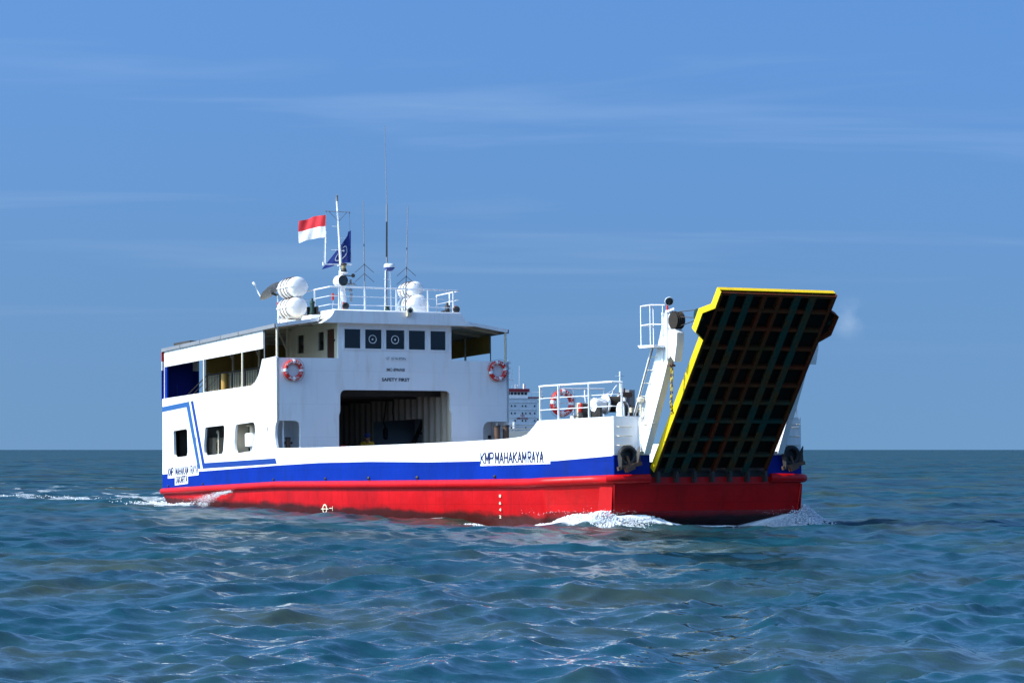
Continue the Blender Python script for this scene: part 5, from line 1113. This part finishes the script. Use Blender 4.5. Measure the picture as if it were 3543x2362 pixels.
ang = np.sort(np.concatenate([ang_f, ang_c]))
rad = np.concatenate([np.geomspace(3, 15, 16)[:-1], np.geomspace(15, 130, 900)[:-1], np.geomspace(130, 600, 430)[:-1], np.geomspace(600, 9500, 160)])
AA, RR_ = np.meshgrid(ang, rad); gx = np.sin(AA) * RR_; gy = np.cos(AA) * RR_
res = np.gradient(rad)[:, None] * np.ones_like(AA) * .9; dA = np.gradient(ang)[None, :] * RR_
res = np.maximum(res, dA)
z, dx, dy = sea_at(gx, gy, res)
zs, foam, n1 = ship_waves(gx, gy)
Xs, Ys = to_ship(gx, gy); calm = 1 - .55 * ((np.abs(Ys) < hbn(Xs) + .6) & (Xs > 0) & (Xs < 33.2))
z = z * calm + zs + foam * .05 * (n1 - .5)
# whitecaps here and there, far out
gx = gx + dx * calm; gy = gy + dy * calm
steep = np.clip((z - zs - .20) / .10, 0, 1) * (fbm(gx * .8, gy * .8, 40) > .62) * (RR_ > 60); foam = np.clip(foam + .55 * steep, 0, 1.3)
nr, na = z.shape
V = np.stack([gx, gy, z], -1).reshape(-1, 3)
ii = np.arange(nr - 1)[:, None] * na + np.arange(na)[None, :]; jj = np.arange(nr - 1)[:, None] * na + (np.arange(na)[None, :] + 1) % na
Q = np.stack([ii, jj, jj + na, ii + na], -1).reshape(-1, 4)[:, ::-1]
V = np.concatenate([V, [[0, 0, -.05]]]); cen = len(V) - 1
T = np.stack([np.arange(na), (np.arange(na) + 1) % na, np.full(na, cen)], -1)
me = bpy.data.meshes.new('sea'); me.vertices.add(len(V)); me.vertices.foreach_set('co', V.astype(np.float32).ravel())
nl = Q.size + T.size; me.loops.add(nl); me.loops.foreach_set('vertex_index', np.concatenate([Q.ravel(), T.ravel()]).astype(np.int32))
me.polygons.add(len(Q) + len(T)); me.polygons.foreach_set('loop_start', np.concatenate([np.arange(len(Q)) * 4, Q.size + np.arange(len(T)) * 3]).astype(np.int32))
me.update(calc_edges=True); me.polygons.foreach_set('use_smooth', np.ones(len(me.polygons), bool))
at_ = me.attributes.new('foam', 'FLOAT', 'POINT'); at_.data.foreach_set('value', np.concatenate([foam.ravel(), [0]]).astype(np.float32))
ac = me.attributes.new('chop', 'FLOAT', 'POINT'); ac.data.foreach_set('value', np.concatenate([sea_chop(res).ravel(), [0]]).astype(np.float32))
sea = bpy.data.objects.new('sea', me); col.objects.link(sea); tag(sea, kind='structure')
mt, nt, b = new_mat('sea_water'); L = nt.links
geo = nd(nt, 'ShaderNodeNewGeometry')
def ripple(scale, stretch, amp, detail=3.0, rot=28):
    mp_ = nd(nt, 'ShaderNodeMapping'); mp_.inputs['Rotation'].default_value = (0, 0, R(rot)); mp_.inputs['Scale'].default_value = (scale, scale * stretch, scale); L.new(geo.outputs['Position'], mp_.inputs[0])
    nn_ = nd(nt, 'ShaderNodeTexNoise', Scale=1.0, Detail=detail, Roughness=.55); L.new(mp_.outputs[0], nn_.inputs['Vector'])
    sb_ = nd(nt, 'ShaderNodeVectorMath', operation='SUBTRACT'); sb_.inputs[1].default_value = (.5, .5, .5); L.new(nn_.outputs['Color'], sb_.inputs[0])
    sc_ = nd(nt, 'ShaderNodeVectorMath', operation='MULTIPLY'); sc_.inputs[1].default_value = (amp, amp, 0); L.new(sb_.outputs[0], sc_.inputs[0]); return sc_.outputs[0]
ad0 = nd(nt, 'ShaderNodeVectorMath', operation='ADD'); L.new(ripple(9.0, 1.9, .45, 4.0), ad0.inputs[0]); L.new(ripple(1.6, 1.7, .20), ad0.inputs[1])
ca = nd(nt, 'ShaderNodeAttribute', attribute_name='chop')
chv = nd(nt, 'ShaderNodeVectorMath', operation='SCALE'); rsum = nd(nt, 'ShaderNodeVectorMath', operation='ADD'); L.new(ripple(.45, 2.4, 10.0, 8.0), rsum.inputs[0]); L.new(ripple(.07, 2.8, 8.0, 5.0), rsum.inputs[1]); L.new(rsum.outputs[0], chv.inputs[0]); L.new(ca.outputs['Fac'], chv.inputs['Scale'])
ad = nd(nt, 'ShaderNodeVectorMath', operation='ADD'); L.new(ad0.outputs[0], ad.inputs[0]); L.new(chv.outputs[0], ad.inputs[1])
ad2 = nd(nt, 'ShaderNodeVectorMath', operation='ADD'); L.new(ad.outputs[0], ad2.inputs[0]); L.new(geo.outputs['Normal'], ad2.inputs[1])
nm_ = nd(nt, 'ShaderNodeVectorMath', operation='NORMALIZE'); L.new(ad2.outputs[0], nm_.inputs[0])
L.new(nm_.outputs[0], b.inputs['Normal'])
nb = nd(nt, 'ShaderNodeTexNoise', Scale=.22, Detail=5.0); L.new(geo.outputs['Position'], nb.inputs['Vector'])
cw = nd(nt, 'ShaderNodeValToRGB'); cw.color_ramp.elements[0].position = .46; cw.color_ramp.elements[0].color = (.006, .046, .066, 1); cw.color_ramp.elements[1].position = .74; cw.color_ramp.elements[1].color = (.042, .056, .034, 1); L.new(nb.outputs['Fac'], cw.inputs[0])
L.new(cw.outputs[0], b.inputs['Base Color']); b.inputs['IOR'].default_value = 1.33
rg = nd(nt, 'ShaderNodeMath', operation='MULTIPLY_ADD'); rg.inputs[1].default_value = 1.35; rg.inputs[2].default_value = .05; rg.use_clamp = True; L.new(ca.outputs['Fac'], rg.inputs[0]); L.new(rg.outputs[0], b.inputs['Roughness'])
# foam over it
fa = nd(nt, 'ShaderNodeAttribute', attribute_name='foam')
fn = nd(nt, 'ShaderNodeTexNoise', Scale=3.4, Detail=10.0, Roughness=.78); L.new(geo.outputs['Position'], fn.inputs['Vector'])
fs_ = nd(nt, 'ShaderNodeMath', operation='ADD'); L.new(fa.outputs['Fac'], fs_.inputs[0]); L.new(fn.outputs['Fac'], fs_.inputs[1])
fr_ = nd(nt, 'ShaderNodeMapRange'); fr_.inputs['From Min'].default_value = .95; fr_.inputs['From Max'].default_value = 1.34; L.new(fs_.outputs[0], fr_.inputs['Value'])
df = nd(nt, 'ShaderNodeBsdfDiffuse'); df.inputs['Color'].default_value = (.72, .76, .78, 1); df.inputs['Roughness'].default_value = 1
msx = nd(nt, 'ShaderNodeMixShader'); L.new(fr_.outputs[0], msx.inputs[0]); L.new(b.outputs[0], msx.inputs[1]); L.new(df.outputs[0], msx.inputs[2]); L.new(msx.outputs[0], nt.nodes['Material Output'].inputs[0])
me.materials.append(mt)

# ---- broken water: lumps and droplets of white water at the bow, side discharge and stern
mw, nt, b = new_mat('white_water'); b.inputs['Base Color'].default_value = (.80, .83, .85, 1); b.inputs['Roughness'].default_value = .55
b.inputs['Subsurface Weight'].default_value = .0
import bmesh
bm = bmesh.new(); bmesh.ops.create_icosphere(bm, subdivisions=1, radius=1); ico_v = np.array([v.co[:] for v in bm.verts]); ico_f = np.array([[v.index for v in f.verts] for f in bm.faces]); bm.free()
def blobs(name, pts, rads, label, squash=(1, 1, .8), parent=None):
    pts = np.array(pts); n = len(pts); sc = np.array(rads)[:, None, None] * np.array(squash)[None, None, :]
    jit = rng.uniform(.65, 1.35, (n, len(ico_v), 1))
    Vv = (ico_v[None] * jit * sc + pts[:, None, :]).reshape(-1, 3); Ff = (ico_f[None] + (np.arange(n) * len(ico_v))[:, None, None]).reshape(-1, 3)
    me = bpy.data.meshes.new(name); me.vertices.add(len(Vv)); me.vertices.foreach_set('co', Vv.astype(np.float32).ravel()); me.loops.add(Ff.size); me.loops.foreach_set('vertex_index', Ff.astype(np.int32).ravel())
    me.polygons.add(len(Ff)); me.polygons.foreach_set('loop_start', (np.arange(len(Ff)) * 3).astype(np.int32)); me.update(calc_edges=True); me.polygons.foreach_set('use_smooth', np.ones(len(Ff), bool))
    me.materials.append(mw); o = bpy.data.objects.new(name, me); col.objects.link(o); tag(o, label, 'foam', kind='stuff'); return o
SHn = np.array(SHIP)
def ship_xy(X, Y):      # ship station -> world x, y on the water
    p = SHn @ np.array([X, Y, wz0(X), 1.0]); return p[0], p[1]
pts, rads = [], []
def wl_heights(P_):
    x, y = P_[:, 0], P_[:, 1]; z0, _, _ = sea_at(x, y, np.full(len(x), .25)); z1, _, _ = ship_waves(x, y); return z0 * .5 + z1
LUMP = vnoise(np.arange(400) * .1, np.zeros(400), 77)
path = [(26.6, -4.25), (28.5, -4.2), (30.2, -4.22), (30.8, -4.15), (31.7, -3.75), (32.5, -3.3), (32.75, -3.0), (32.85, -2.2), (32.85, -1.2), (32.85, 0), (32.85, 1.2), (32.85, 2.2), (32.7, 3.1), (31.7, 3.8), (30.8, 4.2), (30.0, 4.4), (28, 4.5)]
hgt = [.03, .05, .10, .17, .24, .25, .21, .08, .0, .0, .03, .17, .24, .22, .18, .10, .03]
cum = np.r_[0, np.cumsum([math.dist(a, b_) for a, b_ in zip(path[:-1], path[1:])])]
for q in range(32000):
    s_ = rng.uniform(0, cum[-1]); i = min(np.searchsorted(cum, s_) - 1, len(path) - 2); i = max(i, 0); f_ = (s_ - cum[i]) / (cum[i + 1] - cum[i])
    hh = hgt[i] * (1 - f_) + hgt[i + 1] * f_
    if rng.random() > .03 + hh * 3.2: continue
    X = path[i][0] * (1 - f_) + path[i + 1][0] * f_; Y = path[i][1] * (1 - f_) + path[i + 1][1] * f_
    lump = .55 + .9 * float(LUMP[int(s_ * 23) % 400])
    out = abs(rng.normal(0, .16 + hh * .85)); cxn, cyn = X - 29.0, Y * 1.0
    nrm_ = math.hypot(cxn, cyn) or 1; X += cxn / nrm_ * out; Y += cyn / nrm_ * out
    hz = hh * lump * math.exp(-(out / .5) ** 2) * rng.random() ** .6
    x, y = ship_xy(X, Y); pts.append((x, y, hz - .02)); rads.append(rng.uniform(.008, .028) * (.8 + hh))
for q in range(260):    # flying drops
    i = int(rng.choice([3, 4, 5, 6, 11, 12, 13])); X, Y = path[i]; X += rng.normal(0, .35); Y += rng.normal(0, .35); x, y = ship_xy(X, Y)
    pts.append((x, y, .2 + hgt[i] * .8 + abs(rng.normal(0, .07)))); rads.append(rng.uniform(.004, .011))
nb_ = len(pts) - 260; P_ = np.array(pts); P_[:nb_, 2] += wl_heights(P_[:nb_]); pts = P_
blobs('bow_wave_foam', pts, rads, 'white broken water thrown up round the ferry bow')
pts, rads = [], []
X0, Z0 = 8.45, .46
for q in range(1900):   # jet from the side discharge arcs aft and outward
    t_ = rng.random() ** .8; sp_ = t_ * .26
    X = X0 - 2.5 * t_ * (.85 + .3 * rng.random()) + rng.normal(0, .06 + sp_ * .8); Y = -4.5 - .10 - .45 * t_ + rng.normal(0, .03 + sp_ * .35); Z = Z0 - .05 * t_ - .62 * t_ * t_ * rng.uniform(.3, 1.15) + rng.normal(0, .02 + .03 * t_)
    p = SHn @ np.array([X, Y, Z, 1]); pts.append(tuple(p[:3])); rads.append(rng.uniform(.004, .014) * (1.1 - .3 * t_))
blobs('discharge_spray', pts, rads, 'white spray jetting from the discharge on the red hull side', (1, 1, 1))
pts, rads, XYs = [], [], []
for q in range(5200):
    a = rng.random()
    if a < .55: X = .6 - abs(rng.normal(0, 3.5)); Y = rng.uniform(-4.6, 4.4)
    elif a < .8: X = rng.uniform(.2, 6.2); Y = -4.62 - abs(rng.normal(0, .16))
    else: X = -rng.exponential(24); Y = -(4.3 + .07 * -X) * .9 + rng.normal(0, .5 - X * .01)
    x, y = ship_xy(X, Y)
    XYs.append((X, Y)); pts.append((x, y, rng.uniform(-.01, .10))); rads.append(rng.uniform(.010, .032))
P_ = np.array(pts); q_ = np.array(XYs); keep = fbm(q_[:, 0] * .9, q_[:, 1] * .9, 61) > .46; P_[:, 2] += wl_heights(P_); pts = P_[keep]; rads = np.array(rads)[keep]
blobs('wake_foam', pts, rads, 'white foam churned up in the wake astern of the ferry')
